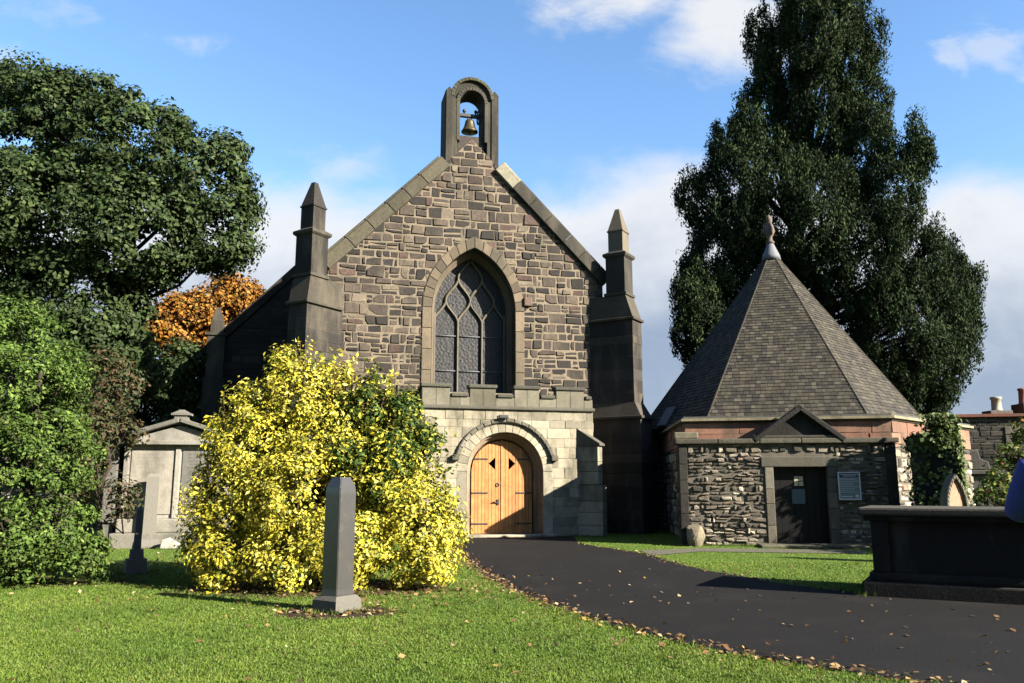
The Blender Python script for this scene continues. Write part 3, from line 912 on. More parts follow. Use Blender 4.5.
mb.box(P0 + T * (OC - 1.18) + Bk * .02 + UP * .005, T, Bk, UP, 2.36, .9, .06, (.4, .37, .28), 0, .01); mb.build('doorstep', MASH, church)
# door leaves
FD = frame(.44); DW = .97
for sgn in (-1, 1):
    mb = MB(); n = 9; pw = DW / n
    base_c = (.56, .245, .075)
    for i in range(n):
        x0 = i * pw + .003; x1 = (i + 1) * pw - .003
        top = lambda x: OZ + math.sqrt(max(0, DW * DW - x * x)) - .012
        # split diamond peephole: triangle pointing outwards
        xa, xb, zc, hh = .20, .42, 2.20, .21
        hz = lambda x: hh * (1 - (x - xa) / (xb - xa)) if xa <= x <= xb else 0
        if i in (2, 3):
            xs0 = max(x0, xa); xs1 = min(x1, xb)
            polys = [[(x0, .08), (x1, .08), (x1, zc - hz(x1)), (xs0, zc - hz(xs0))], [(xs0, zc + hz(xs0)), (x1, zc + hz(x1)), (x1, top(x1)), (x0, top(x0))]]
            if x0 < xa: polys = [[(x0, .08), (x1, .08), (x1, zc - hz(x1)), (xa, zc - hh), (xa, zc + hh), (x1, zc + hz(x1)), (x1, top(x1)), (x0, top(x0))]]
        else: polys = [[(x0, .08), (x1, .08), (x1, top(x1)), ((x0 + x1) / 2, top((x0 + x1) / 2)), (x0, top(x0))]]
        c = rgb(base_c, .13)
        for pl in polys:
            pl = [(OC + sgn * a, b) for a, b in pl]
            if area(pl) < 0: pl = pl[::-1]
            mb.prism(pl, FD, -.05, random.uniform(-.003, .003), c, 0, .006)
    if sgn > 0: mb.box(FD[0] + T * (OC - .035) + UP * .08 + NF * .004, T, NF, UP, .07, .022, 2.86, (.58, .27, .09), 0, .008)
    lf = mb.build('door_leaf', MWOOD, church)
    for z in (.35, 1.28, 2.32):
        mb = MB(); xs = .45; xe = min(DW - .01, math.sqrt(max(.01, DW ** 2 - max(0, z - OZ) ** 2)))
        a = OC + sgn * xs; b = OC + sgn * xe
        mb.prism([(min(a, b), z), (max(a, b), z), (max(a, b), z + .045), (min(a, b), z + .045)], FD, .004, .02, (.03, .03, .03), 0, .005)
        mb.build('strap_hinge', MIRON, lf)
    if sgn < 0:
        mb = MB(); mb.tube([FD[0] + T * (OC - .12) + UP * 1.0 + NF * .02, FD[0] + T * (OC - .30) + UP * 1.03 + NF * .05], .018, 6); mb.box(FD[0] + T * (OC - .16) + UP * .94 + NF * .004, T, NF, UP, .07, .03, .17, (.03, .03, .03), 0, .005)
        mb.build('door_handle', MIRON, lf); mb = MB()
        mb.tube([FD[0] + T * (OC - .14) + UP * (1.55 + .05 * math.sin(t)) + NF * .02 + T * .05 * math.cos(t) for t in np.linspace(0, 6.28, 12)], .012, 5)
        mb.build('ring_pull', MIRON, lf)
# floodlight above the arch
lp = thing('floodlight', FP[0] + T * .12 + UP * 3.56 + NF * .02, 'small black floodlight fixed above the church door arch', 'lamp')
mb = MB(); o = FP[0] + T * .12 + UP * 3.56
mb.box(o - T * .12 + NF * .16, T, NF, UP, .30, .12, .11, (.02, .02, .02), 0, .02); mb.build('lamp_housing', MIRON, lp)
mb = MB(); mb.tube([o + NF * .01 + T * -.05, o + NF * .18 + UP * .04 + T * -.05], .025, 6); mb.box(o - T * .12 + NF * .0 + UP * -.04, T, NF, UP, .14, .03, .14, (.02, .02, .02), 0, .008); mb.build('bracket', MIRON, lp)

# bell
bp = P0 + Bk * (OFFG + .5) + T * SC0 + UP * .27
bell = thing('church_bell', bp + UP * 13.6, 'bronze bell hanging in the open arch of the bellcote on the gable', 'bell')
mb = MB()
mb.lathe(bp + UP * 13.62, [(.30, 0), (.295, .02), (.245, .10), (.195, .22), (.17, .34), (.15, .42), (.09, .47), (.02, .49), (.015, .38), (.12, .3), (.15, .2), (.2, .1), (.25, .01)], 20)
mb.build('bell_body', MBRONZE, bell)
mb = MB()
mb.box(bp - T * .40 - NF * .07 + UP * 14.17, T, NF, UP, .80, .14, .12, (.03, .03, .03), 0, .02)
for x in (-.06, .06): mb.tube([bp + T * x + UP * 14.08, bp + T * x * 1.3 + UP * 14.2], .03, 6)
for x in (-.2, .22): mb.lathe(bp + T * x + UP * 14.29, [(.03, 0), (.03, .07), (.055, .08), (.065, .12), (.05, .17), (.01, .19)], 8)
mb.build('headstock', MIRON, bell)
mb = MB(); cw = bp + T * .32 + UP * 14.22
mb.tube([cw + (NF * math.cos(t) + UP * math.sin(t)) * .26 for t in np.linspace(0, 2 * math.pi, 20)], .022, 6)
for t in np.linspace(0, math.pi, 4)[:-1]: mb.tube([cw + (NF * math.cos(t) + UP * math.sin(t)) * .26, cw - (NF * math.cos(t) + UP * math.sin(t)) * .26], .014, 5)
mb.tube([cw + NF * .26 + UP * 0, cw + NF * .25 - UP * .5, cw + NF * .22 - UP * .75], .014, 5)
mb.build('bell_wheel', MIRON, bell)
mb = MB(); mb.tube([bp + UP * 14.0, bp + UP * 13.62], .014, 5); mb.lathe(bp + UP * 13.54, [(.01, 0), (.05, .03), (.055, .07), (.02, .13)], 8); mb.build('clapper', MIRON, bell)

# ================================================================== PAVILION
pav = thing('pavilion', (8.4, 25.5, 0), 'low polygonal stone building with steep pyramid slate roof and dark pedimented doorway', 'building')
S0 = Vector((4.40, 21.85, 0)); S1 = Vector((9.78, 21.08, 0))
PU = (S1 - S0).normalized(); PN = Vector((PU.y, -PU.x, 0)); SWd = (S1 - S0).length
FLc = Vector((4.78, 22.78, 0)); FRc = Vector((9.98, 21.65, 0)); Rc = Vector((14.15, 25.5, 0)); RB = Vector((13.0, 31.0, 0)); LB = Vector((8.0, 33.0, 0)); Lc = Vector((5.3, 29.2, 0))
poly = [FLc, FRc, Rc, RB, LB, Lc]
RED = ([(.33, .165, .11), (.37, .195, .13), (.28, .14, .095), (.33, .24, .16)], [4, 3, 3, .6])
mb = MB()
for i in range(6):
    a, b = poly[i], poly[(i + 1) % 6]; u = (b - a).normalized(); n = Vector((u.y, -u.x, 0)); L = (b - a).length
    f = (a, u, UP, n)
    z0_ = 2.62
    mb.panel([(0, 0), (L, 0), (L, z0_), (0, z0_)], [], f, -.03, (.12, .11, .09), 0)
    mb.panel([(0, z0_), (L, z0_), (L, 3.24), (0, 3.24)], [], f, 0, (.3, .2, .14), 0)
    masonry(mb, f, [(0, z0_), (L, z0_), (L, 3.22), (0, 3.22)], (.26, .31), (.7, 1.5), RED, gap=.01, jit=.003, rz=(.004, .010), bev=.006, split=0, var=.1, mi=1)
    if i in (1, 5): masonry(mb, f, [(0, 0), (L, 0), (L, z0_), (0, z0_)], (.14, .3), (.2, .55), RUB, gap=.03, jit=.03, rz=(.0, .05), bev=.03, mi=1, d0=-.02)
mb.build('upper_wall', [MASH, MASH], pav)
# cornice gutter
mb = MB()
cen = Vector((8.6, 27, 0))
def off_poly(k): return [p + (p - cen).normalized() * k for p in poly]
def slabring(k0, k1, z0, z1, col):
    a = off_poly(k0); b = off_poly(k1)
    for i in range(6):
        j = (i + 1) % 6
        v = [a[i] + UP * z0, a[j] + UP * z0, b[j] + UP * z0, b[i] + UP * z0, a[i] + UP * z1, a[j] + UP * z1, b[j] + UP * z1, b[i] + UP * z1]
        mb.add(v, [(0, 1, 2, 3), (7, 6, 5, 4), (2, 3, 7, 6), (0, 1, 5, 4)], rgb(col, .1))
slabring(-.4, .06, 3.222, 3.27, (.10, .08, .06)); slabring(-.4, .15, 3.272, 3.34, (.34, .30, .19)); slabring(-1.6, .05, 3.342, 3.40, (.12, .12, .11))
mb.build('cornice', MASH, pav)
# slate roof
apx = Vector((9.15, 28.0, 0)); RR = 4.55; br = math.radians(16)
foot = [apx + Vector((math.cos(math.radians(a) - br), math.sin(math.radians(a) - br), 0)) * RR for a in (240, 300, 0, 60, 120, 180)]
foot[5] = Vector((4.62, 29.6, 0))
ZF, ZP = 3.45, 9.72
mb = MB(); A3 = apx + UP * ZP
for i in range(6):
    a = foot[i] + UP * ZF; b = foot[(i + 1) % 6] + UP * ZF
    u = (b - a).normalized(); n = (b - a).cross(A3 - a).normalized(); v = n.cross(u)
    f = (a, u, v, n); tri = [(0, 0), ((b - a).length, 0), ((A3 - a).dot(u), (A3 - a).dot(v))]
    mb.add([a, b, A3], [(0, 1, 2)], (.05, .05, .05), 0)
    H = tri[2][1]; z = 0; r = 0
    while z < H - .05:
        h = .105 + .035 * (1 - z / H)
        x = -(r % 2) * .12 - random.uniform(0, .05)
        while x < tri[1][0]:
            w = random.uniform(.13, .22)
            q = clip([(x + .004, z), (x + w - .004, z), (x + w - .004, z + h * 1.25), (x + .004, z + h * 1.25)], tri)
            if q and area(q) > .003:
                k = len(q); lift = lambda p: .006 + max(0, (1 - (p[1] - z) / (h * 1.25))) * (.022 + random.uniform(-.004, .004))
                fr_ = [a + u * p[0] + v * p[1] + n * lift(p) for p in q]; bk_ = [a + u * p[0] + v * p[1] for p in q]
                mb.add(bk_ + fr_, [(i_, (i_ + 1) % k, k + (i_ + 1) % k, k + i_) for i_ in range(k)] + [tuple(k + i_ for i_ in range(k))], rgb(random.choices(SLT[0], SLT[1])[0], .2), 1)
            x += w
        z += h; r += 1
rf = mb.build('roof', [MSLATE, MSLATE], pav)
mb = MB()
for p in foot: mb.tube([p + UP * (ZF + .02), A3 + UP * .01], .03, 6, rgb((.055, .05, .04)), 0, False)
mb.build('hip_ridge', MSLATE, rf)
mb = MB(); mb.lathe(A3, [(.34, -.36), (.30, -.2), (.17, .1), (.12, .22), (.10, .25)], 12, (.3, .3, .3)); mb.build('lead_cap', MLEAD, rf)
mb = MB(); mb.lathe(A3, [(.13, .24), (.15, .30), (.09, .36), (.085, .5), (.15, .62), (.17, .75), (.14, .9), (.09, .97), (.10, 1.05), (.12, 1.12), (.09, 1.22), (.03, 1.3)], 10, (.17, .13, .11))
for t in (0.6, 2.7, 4.8): mb.tube([A3 + Vector((.12 * math.cos(t), .12 * math.sin(t), .55)), A3 + Vector((.21 * math.cos(t), .21 * math.sin(t), .75)), A3 + Vector((.1 * math.cos(t), .1 * math.sin(t), 1.0))], [.05, .06, .03], 6, (.16, .125, .105))
mb.build('finial', MASH, rf)
mb = MB(); sk = foot[5].lerp(foot[0], .42).lerp(apx, .04)
a = foot[5].lerp(foot[0], .25) + UP * ZF; b = foot[5].lerp(foot[0], .62) + UP * ZF
u = (b - a).normalized(); n = (b - a).cross(A3 - a).normalized(); v = n.cross(u)
mb.box(a + n * .03 + v * .05 + u * .2, u, v, n, .7, .75, .05, (.3, .33, .4), 0, .015); mb.build('lead_flashing', MLEAD, rf)
# rubble front
fs_ = (S0, PU, UP, PN)
def pu(x, y):   # pixel -> (u,z) on the front plane
    r = ray(x, y); k = S0.dot(PN) / Vector((r.x, r.y, 0)).dot(PN)
    return (Vector((r.x * k, r.y * k, 0)) - S0).dot(PU), EYE + r.z * k
dl, dtop = pu(773, 467); dr, _ = pu(827, 467)
mb = MB(); ZS = 2.60
wall_out = [(0, 0), (dl, 0), (dl, dtop), (dr, dtop), (dr, 0), (SWd, 0), (SWd, ZS), (0, ZS)]
mb.panel(wall_out, [], fs_, 0, (.17, .15, .12), 0)
def dseg(a, b, u0, u1):
    if a < dtop + .28: return [(u0 + .22, dl - .22), (dr + .22, u1 - .25)]
    return [(u0 + .22, u1 - .25)]
masonry(mb, fs_, [(0, 0), (SWd, 0), (SWd, ZS), (0, ZS)], (.07, .19), (.08, .34), RUB, gap=.028, jit=.024, rz=(.012, .07), bev=.024, seg=dseg, split=.3, var=.3)
for x0, wq in ((.0, .22), (SWd - .25, .25)):
    z = 0
    while z < ZS - .05:
        h = min(random.uniform(.3, .5), ZS - z); h = ZS - z if ZS - z - h < .2 else h
        mb.box(S0 + PU * (x0 + .004) + PN * -.5 + UP * z, PU, PN, UP, wq - .008, .56, h - .012, rgb(random.choices(SOOT_SHADE[0], SOOT_SHADE[1])[0], .2), 1, .015); z += h
mb.box(S0 + PU * .01 + PN * -.62 + UP * 0, PU, PN, UP, dl - .02, .6, ZS - .01, (.12, .11, .09), 0)
mb.box(S0 + PU * (dr + .01) + PN * -.62 + UP * 0, PU, PN, UP, SWd - dr - .02, .6, ZS - .01, (.12, .11, .09), 0)
fw = mb.build('rubble_front', [MASH, MRUB], pav)
mb = MB()
x = -.08
while x < SWd + .05:
    w = min(random.uniform(.7, 1.1), SWd + .08 - x)
    mb.box(S0 + PU * x + PN * -.66 + UP * (ZS + .002), PU, PN, UP, w - .008, .80, .13, rgb((.085, .08, .06), .25), 0, .03); x += w
mb.box(S0 + PU * -.1 + PN * -.30 + UP * (ZS + .134), PU, PN, UP, .62, .4, .18, (.19, .18, .12), 0, .03)
mb.build('wall_coping', MDARK, fw)
mb = MB()   # door surround
JC = ([(.13, .12, .095), (.18, .16, .12), (.24, .22, .17)], [3, 3, 1])
for x0 in (dl - .22, dr):
    z = 0
    while z < dtop - .01:
        h = random.uniform(.35, .6); h = dtop - z if dtop - z - h < .25 else h
        mb.box(S0 + PU * (x0 + .003) + PN * -.3 + UP * z, PU, PN, UP, .214, .35, h - .01, rgb(random.choices(JC[0], JC[1])[0], .15), 0, .015); z += h
mb.box(S0 + PU * (dl - .3) + PN * -.3 + UP * (dtop + .003), PU, PN, UP, dr - dl + .6, .36, .26, (.12, .115, .09), 0, .02)
mb.build('door_surround', MASH, fw)
mb = MB()
pl_, pz = pu(757, 437); pr_, _ = pu(840, 437); pm, ptop = pu(799, 405)
pz = ZS + .136; ph = ptop - pz
fpd = (S0 + PN * .12, PU, UP, PN)
mb.prism([(pl_ - .08, pz), (pr_ + .08, pz), (pm, ptop - .1)], fpd, -.6, -.13, (.014, .013, .012), 0)  # near-black colour carries the shade of the pediment
for a, b in (((pl_ - .12, pz), (pm, ptop)), ((pm, ptop), (pr_ + .12, pz))):
    a = Vector(a); b = Vector(b); d = (b - a).normalized(); nn = Vector((-d.y, d.x))
    qd = [tuple(a + nn * -.13), tuple(b + nn * -.13), tuple(b), tuple(a)]
    mb.prism(qd, fpd, -.6, .04, (.016, .015, .013), 0, .02)
mb.box(S0 + PU * (pl_ - .1) + PN * -.4 + UP * (pz - .004 + .006), PU, PN, UP, pr_ - pl_ + .2, .50, .07, (.07, .065, .05), 0, .02)
mb.build('pediment', MBLK, pav)
mb = MB()
for k in range(2):
    w = (dr - dl) / 2
    for i in range(4):
        mb.box(S0 + PU * (dl + w * k + w / 4 * i + .003) + PN * -.24 + UP * .04, PU, PN, UP, w / 4 - .006, .05, dtop - .05, (.02, .02, .02), 0, .006)
dr_ = mb.build('door', MBLACK, pav)
fdn = (S0 + PN * -.187, PU, UP, PN)
def pu2(x, y): return pu(x, y)
MNOT = mat_plain('yellowed_paper', (.62, .56, .38), .7)
MNOT2 = mat_plain('blue_grey_poster', (.075, .13, .16), .6)
a = pu(795, 476); b = pu(805, 486)
mb = MB(); hw_ = (b[0] - a[0]) / 2; hz_ = (a[1] - b[1]) / 2
for i in range(2):
    for j in range(2): mb.prism([(a[0] + i * hw_ + .008, b[1] + j * hz_ + .008), (a[0] + (i + 1) * hw_ - .008, b[1] + j * hz_ + .008), (a[0] + (i + 1) * hw_ - .008, b[1] + (j + 1) * hz_ - .008), (a[0] + i * hw_ + .008, b[1] + (j + 1) * hz_ - .008)], fdn, 0, .012)
mb.build('paper_notice', MNOT, dr_)
a = pu(793, 489); b = pu(807, 504)
mb = MB(); mb.prism([(a[0], b[1]), (b[0], b[1]), (b[0], a[1]), (a[0], a[1])], fdn, 0, .012); mb.build('poster', MNOT2, dr_)
mb = MB(); mb.box(S0 + PU * (dl - .5) + PN * -.1 + UP * .003, PU, PN, UP, dr - dl + 1.2, .9, .07, (.16, .155, .10), 0, .02); mb.build('doorstep', MRUB, pav)
# notice board on the rubble wall
a = pu(836.5, 472); b = pu(860.5, 500)
nb = thing('notice_board', S0 + PU * ((a[0] + b[0]) / 2) + UP * b[1] + PN * .1, 'white framed information board with dark blue heading on the rubble wall', 'sign')
fnb = (S0 + PN * .10, PU, UP, PN)
mb = MB(); w_ = .028
for (x0, x1, y0, y1) in ((a[0], b[0], b[1], b[1] + w_ * 1.3), (a[0], b[0], a[1] - w_, a[1]), (a[0], a[0] + w_, b[1] + w_ * 1.3 + .001, a[1] - w_ - .001), (b[0] - w_, b[0], b[1] + w_ * 1.3 + .001, a[1] - w_ - .001)):
    mb.prism([(x0, y0), (x1, y0), (x1, y1), (x0, y1)], fnb, -.04, .03, (.8, .8, .8), 0, .004)
mb.build('frame', MWHITE, nb)
hsplit = a[1] - (a[1] - b[1]) * .21
mb = MB(); mb.prism([(a[0] + w_, b[1] + w_), (b[0] - w_, b[1] + w_), (b[0] - w_, hsplit - .012), (a[0] + w_, hsplit - .012)], fnb, -.04, .0)
mb.build('board_panel', mat_plain('grey_green_panel', (.20, .26, .27), .4), nb)
mb = MB(); mb.prism([(a[0] + w_, hsplit), (b[0] - w_, hsplit), (b[0] - w_, a[1] - w_), (a[0] + w_, a[1] - w_)], fnb, -.04, .002); mb.build('heading_panel', mat_plain('navy_panel', (.012, .018, .14), .4), nb)
mb = MB()
mb.prism([(a[0] + w_, hsplit - .011), (b[0] - w_, hsplit - .011), (b[0] - w_, hsplit - .001), (a[0] + w_, hsplit - .001)], fnb, -.02, .004)
y = a[1] - w_ - .03; ww = b[0] - a[0]
for kk, fr_ in ((0, (.14, .86)), (1, (.25, .78))):
    x = a[0] + ww * fr_[0]
    while x < a[0] + ww * fr_[1]:
        q_ = random.uniform(.03, .07); mb.prism([(x, y - .018 - kk * .035), (x + q_, y - .018 - kk * .035), (x + q_, y - kk * .035), (x, y - kk * .035)], fnb, .002, .005); x += q_ + .014
for r_ in range(9):
    y = hsplit - .04 - r_ * .045
    if y < b[1] + .16: break
    x = a[0] + ww * .1; xe = a[0] + ww * random.uniform(.6, .92)
    while x < xe:
        q_ = random.uniform(.025, .06); mb.prism([(x, y - .012), (x + q_, y - .012), (x + q_, y), (x, y)], fnb, 0, .004); x += q_ + .012
mb.prism([(a[0] + ww * .12, b[1] + .075), (a[0] + ww * .62, b[1] + .075), (a[0] + ww * .62, b[1] + .10), (a[0] + ww * .12, b[1] + .10)], fnb, 0, .004)
cq = (a[0] + ww * .82, b[1] + .10); mb.prism([(cq[0] + .045 * math.cos(t), cq[1] + .045 * math.sin(t)) for t in np.linspace(0, 2 * math.pi, 12, endpoint=False)], fnb, 0, .004)
mb.build('lettering', MWHITE, nb)


def blob_stone(name, c, rx, ry, rz, mat, col, seed, label, cat):
    bm = bmesh.new(); bmesh.ops.create_icosphere(bm, subdivisions=3, radius=1)
    rr = random.Random(seed); offs = [(Vector((rr.gauss(0, 1), rr.gauss(0, 1), rr.gauss(0, 1))).normalized(), rr.uniform(.55, .9)) for _ in range(16)]
    for v in bm.verts:
        p = v.co.copy()
        for dn, h in offs:
            dd = p.dot(dn)
            if dd > h: p -= dn * (dd - h) * .85
        v.co = Vector((p.x * rx, p.y * ry, max(-.02, (p.z + .78) * rz)))
    bmesh.ops.translate(bm, verts=bm.verts, vec=c)
    m = MB(); m.bm(bm, col); return m.build(name, mat, label=label, category=cat)


c = gnd(696, 546); blob_stone('rough_stone', c + Vector((0, -.05, 0)), .30, .28, .36, MRUB, (.27, .23, .16), 5, 'rough knobbly stone standing at the left foot of the pavilion wall', 'stone')

# ================================================================== FOLIAGE
def leaf_mesh(P, N, size, asp, cols, rs, shape='kite'):
    """P centres, N normals -> folded 4-vertex leaves"""
    n = len(P)
    N = N / np.maximum(1e-6, np.linalg.norm(N, axis=1, keepdims=True))
    R = rs.normal(size=(n, 3))
    if shape == 'spray': R = R * .35 + N * .5 + np.array([0, 0, 1.0])[None]; N = N + rs.normal(size=(n, 3)) * .8; N = N / np.maximum(1e-6, np.linalg.norm(N, axis=1, keepdims=True))
    D = R - N * (R * N).sum(1, keepdims=True); D /= np.maximum(1e-6, np.linalg.norm(D, axis=1, keepdims=True))
    B = np.cross(N, D)
    s = size * rs.uniform(.5, 1.4, (n, 1))
    w = s * asp
    fold = s * rs.uniform(-.05, .18, (n, 1))
    v0 = P - D * s * .5; v2 = P + D * s * .5; v1 = P + B * w * .5 + N * fold + D * s * .05; v3 = P - B * w * .5 + N * fold + D * s * .05
    V = np.stack([v0, v1, v2, v3], 1).reshape(-1, 3)
    i = np.arange(n)[:, None] * 4
    F = np.concatenate([i, i + 1, i + 2, i + 3], 1)
    return V, F, cols


def pick(pal, n, rs, var=.2):
    c = np.array(pal[0]); w = np.array(pal[1], float); w /= w.sum()
    k = rs.choice(len(c), n, p=w)
    return c[k] * rs.uniform(1 - var, 1 + var, (n, 1))


def crown_points(lobes, nclump, per, rc, rs, shell=.55, flat=.8, up=.35, inner=.78):
    """lobes: (centre, (rx,ry,rz)); returns leaf points, normals, clump index, clump centres"""
    C = np.array([l[0][:] for l in lobes]); R = np.array([l[1] for l in lobes])
    wt = (R[:, 0] * R[:, 1] + R[:, 1] * R[:, 2] + R[:, 0] * R[:, 2]); wt = wt / wt.sum()
    cl = []; nr = []
    while len(cl) < nclump:
        k = rs.choice(len(C), p=wt); d = rs.normal(size=3); d /= np.linalg.norm(d)
        r = shell + (1 - shell) * rs.uniform() ** .6
        p = C[k] + d * R[k] * r
        q = (((p - C) / R) ** 2).sum(1); q[k] = 9
        if (q < inner ** 2).any(): continue
        if p[2] < .05: continue
        cl.append(p); nr.append(d)
    cl = np.array(cl); nr = np.array(nr)
    idx = np.repeat(np.arange(nclump), per); n = len(idx)
    off = rs.normal(size=(n, 3)); off /= np.linalg.norm(off, axis=1, keepdims=True)
    rad = rc * rs.uniform(.6, 1.35, (nclump, 1))[idx] * (rs.uniform(0, 1, (n, 1)) ** .45)
    P = cl[idx] + off * rad * np.array([1, 1, flat])
    N = nr[idx] * .6 + off * .7 + np.array([0, 0, up]) + rs.normal(size=(n, 3)) * .45
    return P, N, idx, cl


def limbs(base, lobes, r0, top, rs, col, extra=None, lean=(0, 0), twigs=5, k=.38):
    mb = MB(); base = Vector(base); kk_ = k
    n = 8; pts = []; rad = []
    for i in range(n + 1):
        t = i / n
        pts.append(base + Vector((lean[0] * t + rs.normal() * .05 * (0 if i == 0 else 1), lean[1] * t + rs.normal() * .05 * (0 if i == 0 else 1), top * t)))
        rad.append(r0 * (1.35 if i == 0 else 1) * (1 - .72 * t))
    mb.tube(pts, rad, 10, col)
    for (c, R) in lobes:
        c = Vector(c)
        hz = min(max((c.z - base.z) * (.45 if twigs else .78) / top, .2), .93); k = hz * n; i = min(n - 1, int(k)); s = pts[i].lerp(pts[i + 1], k - i)
        m = s.lerp(c, .5) + Vector((rs.normal() * .3, rs.normal() * .3, -.1 * (c - s).length * .3 + rs.normal() * .2))
        r1 = r0 * kk_
        mb.tube([s, s.lerp(m, .5) + Vector((0, 0, .1)), m, c], [r1, r1 * .85, r1 * .65, r1 * .35], 7, col)
        for _ in range(twigs):
            d = Vector(rs.normal(size=3)); d.normalize(); e = c + Vector((d.x * R[0], d.y * R[1], abs(d.z) * R[2])) * .8
            st = m.lerp(c, rs.uniform(.3, 1)); mid = st.lerp(e, .5) + Vector(rs.normal(size=3)) * .15
            mb.tube([st, mid, e], [r1 * .4, r1 * .26, r1 * .08], 5, col)
    return mb


def plant(name, lobes, nclump, per, rc, lsize, asp, pal, mat, seed, label, cat, base, trunk=None, parts=('crown', 'trunk'), shell=.55, flat=.8, up=.35, group=None, clumpvar=.25, var=.2, inner=.78, extra=None, shape='kite', thin=False):
    rs = np.random.RandomState(seed)
    root = thing(name, base, label, cat, group)
    P, N, idx, cl = crown_points(lobes, nclump, per, rc, rs, shell, flat, up, inner)
    P[:, 2] = np.maximum(P[:, 2], .02)
    cols = pick(pal, len(P), rs, var) * rs.uniform(1 - clumpvar, 1 + clumpvar, (nclump, 1))[idx]
    V, F, C = leaf_mesh(P, N, lsize, asp, cols, rs, shape)
    make_mesh(parts[0], V, F, C, mat, root)
    if trunk:
        r0, top, lean, col = trunk
        limbs(base, lobes, r0, top, rs, col, lean=lean, twigs=0 if thin else 5, k=.18 if thin else .38).build(parts[1], MBARK, root)
    return root


def L(x, y, D, rx, rz, ry=None):   # lobe from a place in the view, radii in metres
    return (at(x, y, D), (rx, ry or rx, rz))


# big dark broadleaf tree on the left
OAK = ([(.042, .074, .024), (.058, .094, .028), (.032, .056, .02), (.08, .115, .035), (.11, .13, .07)], [5, 4, 4, 2, .6])
bigl = [L(60, 128, 29, 2.5, 2.2), L(-20, 160, 29, 3.0, 2.8), L(130, 150, 28.5, 2.4, 2.0), L(195, 175, 28.5, 2.1, 1.9), L(40, 215, 28, 3.0, 2.4), L(130, 230, 27.5, 2.4, 2.0),
        L(215, 220, 28.5, 1.6, 1.5), L(215, 250, 28.5, 1.3, .8), L(75, 290, 28, 2.0, 1.7), L(-40, 290, 28.5, 3.0, 2.6), L(135, 262, 28, 1.5, 1.0), L(30, 100, 30, 1.5, 1.2), L(95, 340, 27.5, 1.1, 1.3), L(105, 390, 27, .9, 1.1), L(125, 312, 28.5, 1.0, .8), L(130, 345, 29, .9, 1.0), L(150, 375, 29.5, 1.1, 1.1), L(185, 365, 30, .9, .9), L(190, 420, 30, 1.0, 1.2), L(20, 85, 29.5, 1.2, 1.0), L(90, 92, 29, 1.1, .9), L(165, 128, 28.5, 1.0, .8), L(220, 152, 28.6, .8, .7), L(240, 195, 28.6, .6, .7), L(236, 235, 28.6, .6, .5), L(50, 350, 28.5, 2.0, 1.6)]
BL = plant('broadleaf_tree', bigl, 1750, 84, .5, .17, .66, OAK, MLEAF, 21, 'tall dark green broadleaf tree with a wide dense crown left of the church', 'tree', (-14.6, 29.3, 0), (.45, 12.0, (.6, 0), (.009, .008, .007)), shell=.56, inner=.76, thin=True)
# orange autumn tree behind
ORG = ([(.38, .17, .025), (.30, .12, .02), (.45, .24, .04), (.20, .09, .02), (.16, .13, .03)], [5, 4, 3, 3, 2])
plant('autumn_tree', [L(182, 316, 37, 1.3, 1.0), L(160, 328, 36.5, 1.0, .8), L(228, 298, 38, 1.5, 1.05), L(205, 310, 37.5, 1.2, .9), L(172, 342, 36.5, .9, .5), L(246, 294, 38, .85, .75), L(215, 342, 38.5, 1.3, .8)], 440, 44, .5, .18, .7, ORG, MLEAF, 22,
      'orange autumn tree glimpsed between the dark tree and the church', 'tree', (-13.8, 38.6, 0), (.25, 7.2, (.3, 0), (.04, .03, .025)), shell=.45, thin=True)
# dark hedge trees filling in behind the wall monument
DK = ([(.02, .034, .013), (.03, .048, .016), (.016, .027, .012)], [4, 3, 3])
plant('dark_evergreen', [L(180, 385, 41, 1.5, 1.6), L(150, 372, 41, 1.4, 1.5), L(205, 390, 41, 1.0, 1.8), L(120, 360, 42, 1.8, 2.0), L(120, 400, 44, 2.6, 3.0), L(60, 430, 44, 3.0, 3.4), L(190, 420, 45, 2.6, 3.2), L(175, 470, 44, 3.0, 2.2), L(90, 480, 43, 3.2, 2.0), L(235, 440, 46, 2.4, 3.0)], 620, 50, .7, .3, .6, DK, MYEW, 23,
      'dark evergreen mass in the gap behind the pale wall monument', 'tree', (-20.5, 45, 0), (.35, 8.0, (0, 0), (.03, .026, .02)), shell=.4)
plant('dark_evergreen', [L(-20, 400, 40, 3.2, 4.0), L(-90, 420, 42, 3.2, 4.0), L(20, 470, 39, 2.6, 2.4)], 300, 46, .8, .34, .6, DK, MYEW, 24,
      'dark evergreen behind the rounded green bush at the left edge', 'tree', (-25.5, 41, 0), (.35, 7.0, (0, 0), (.03, .026, .02)), shell=.4)
# thin brownish shrub beside the monument
TW = ([(.10, .07, .035), (.07, .085, .03), (.05, .06, .025), (.16, .10, .06)], [3, 3, 3, 1])
plant('straggly_shrub', [L(112, 385, 20.5, .7, .9), L(100, 430, 20.2, .6, .8), L(128, 430, 20.6, .42, .5), L(85, 470, 20, .6, .7), L(120, 500, 19.8, .45, .5)], 170, 26, .3, .12, .55, TW, MLEAF, 25,
      'straggly brownish green shrub at the left end of the pale wall monument', 'shrub', (-9.95, 20.2, 0), (.08, 3.2, (.1, 0), (.05, .035, .03)), parts=('foliage', 'stem'), shell=.2)
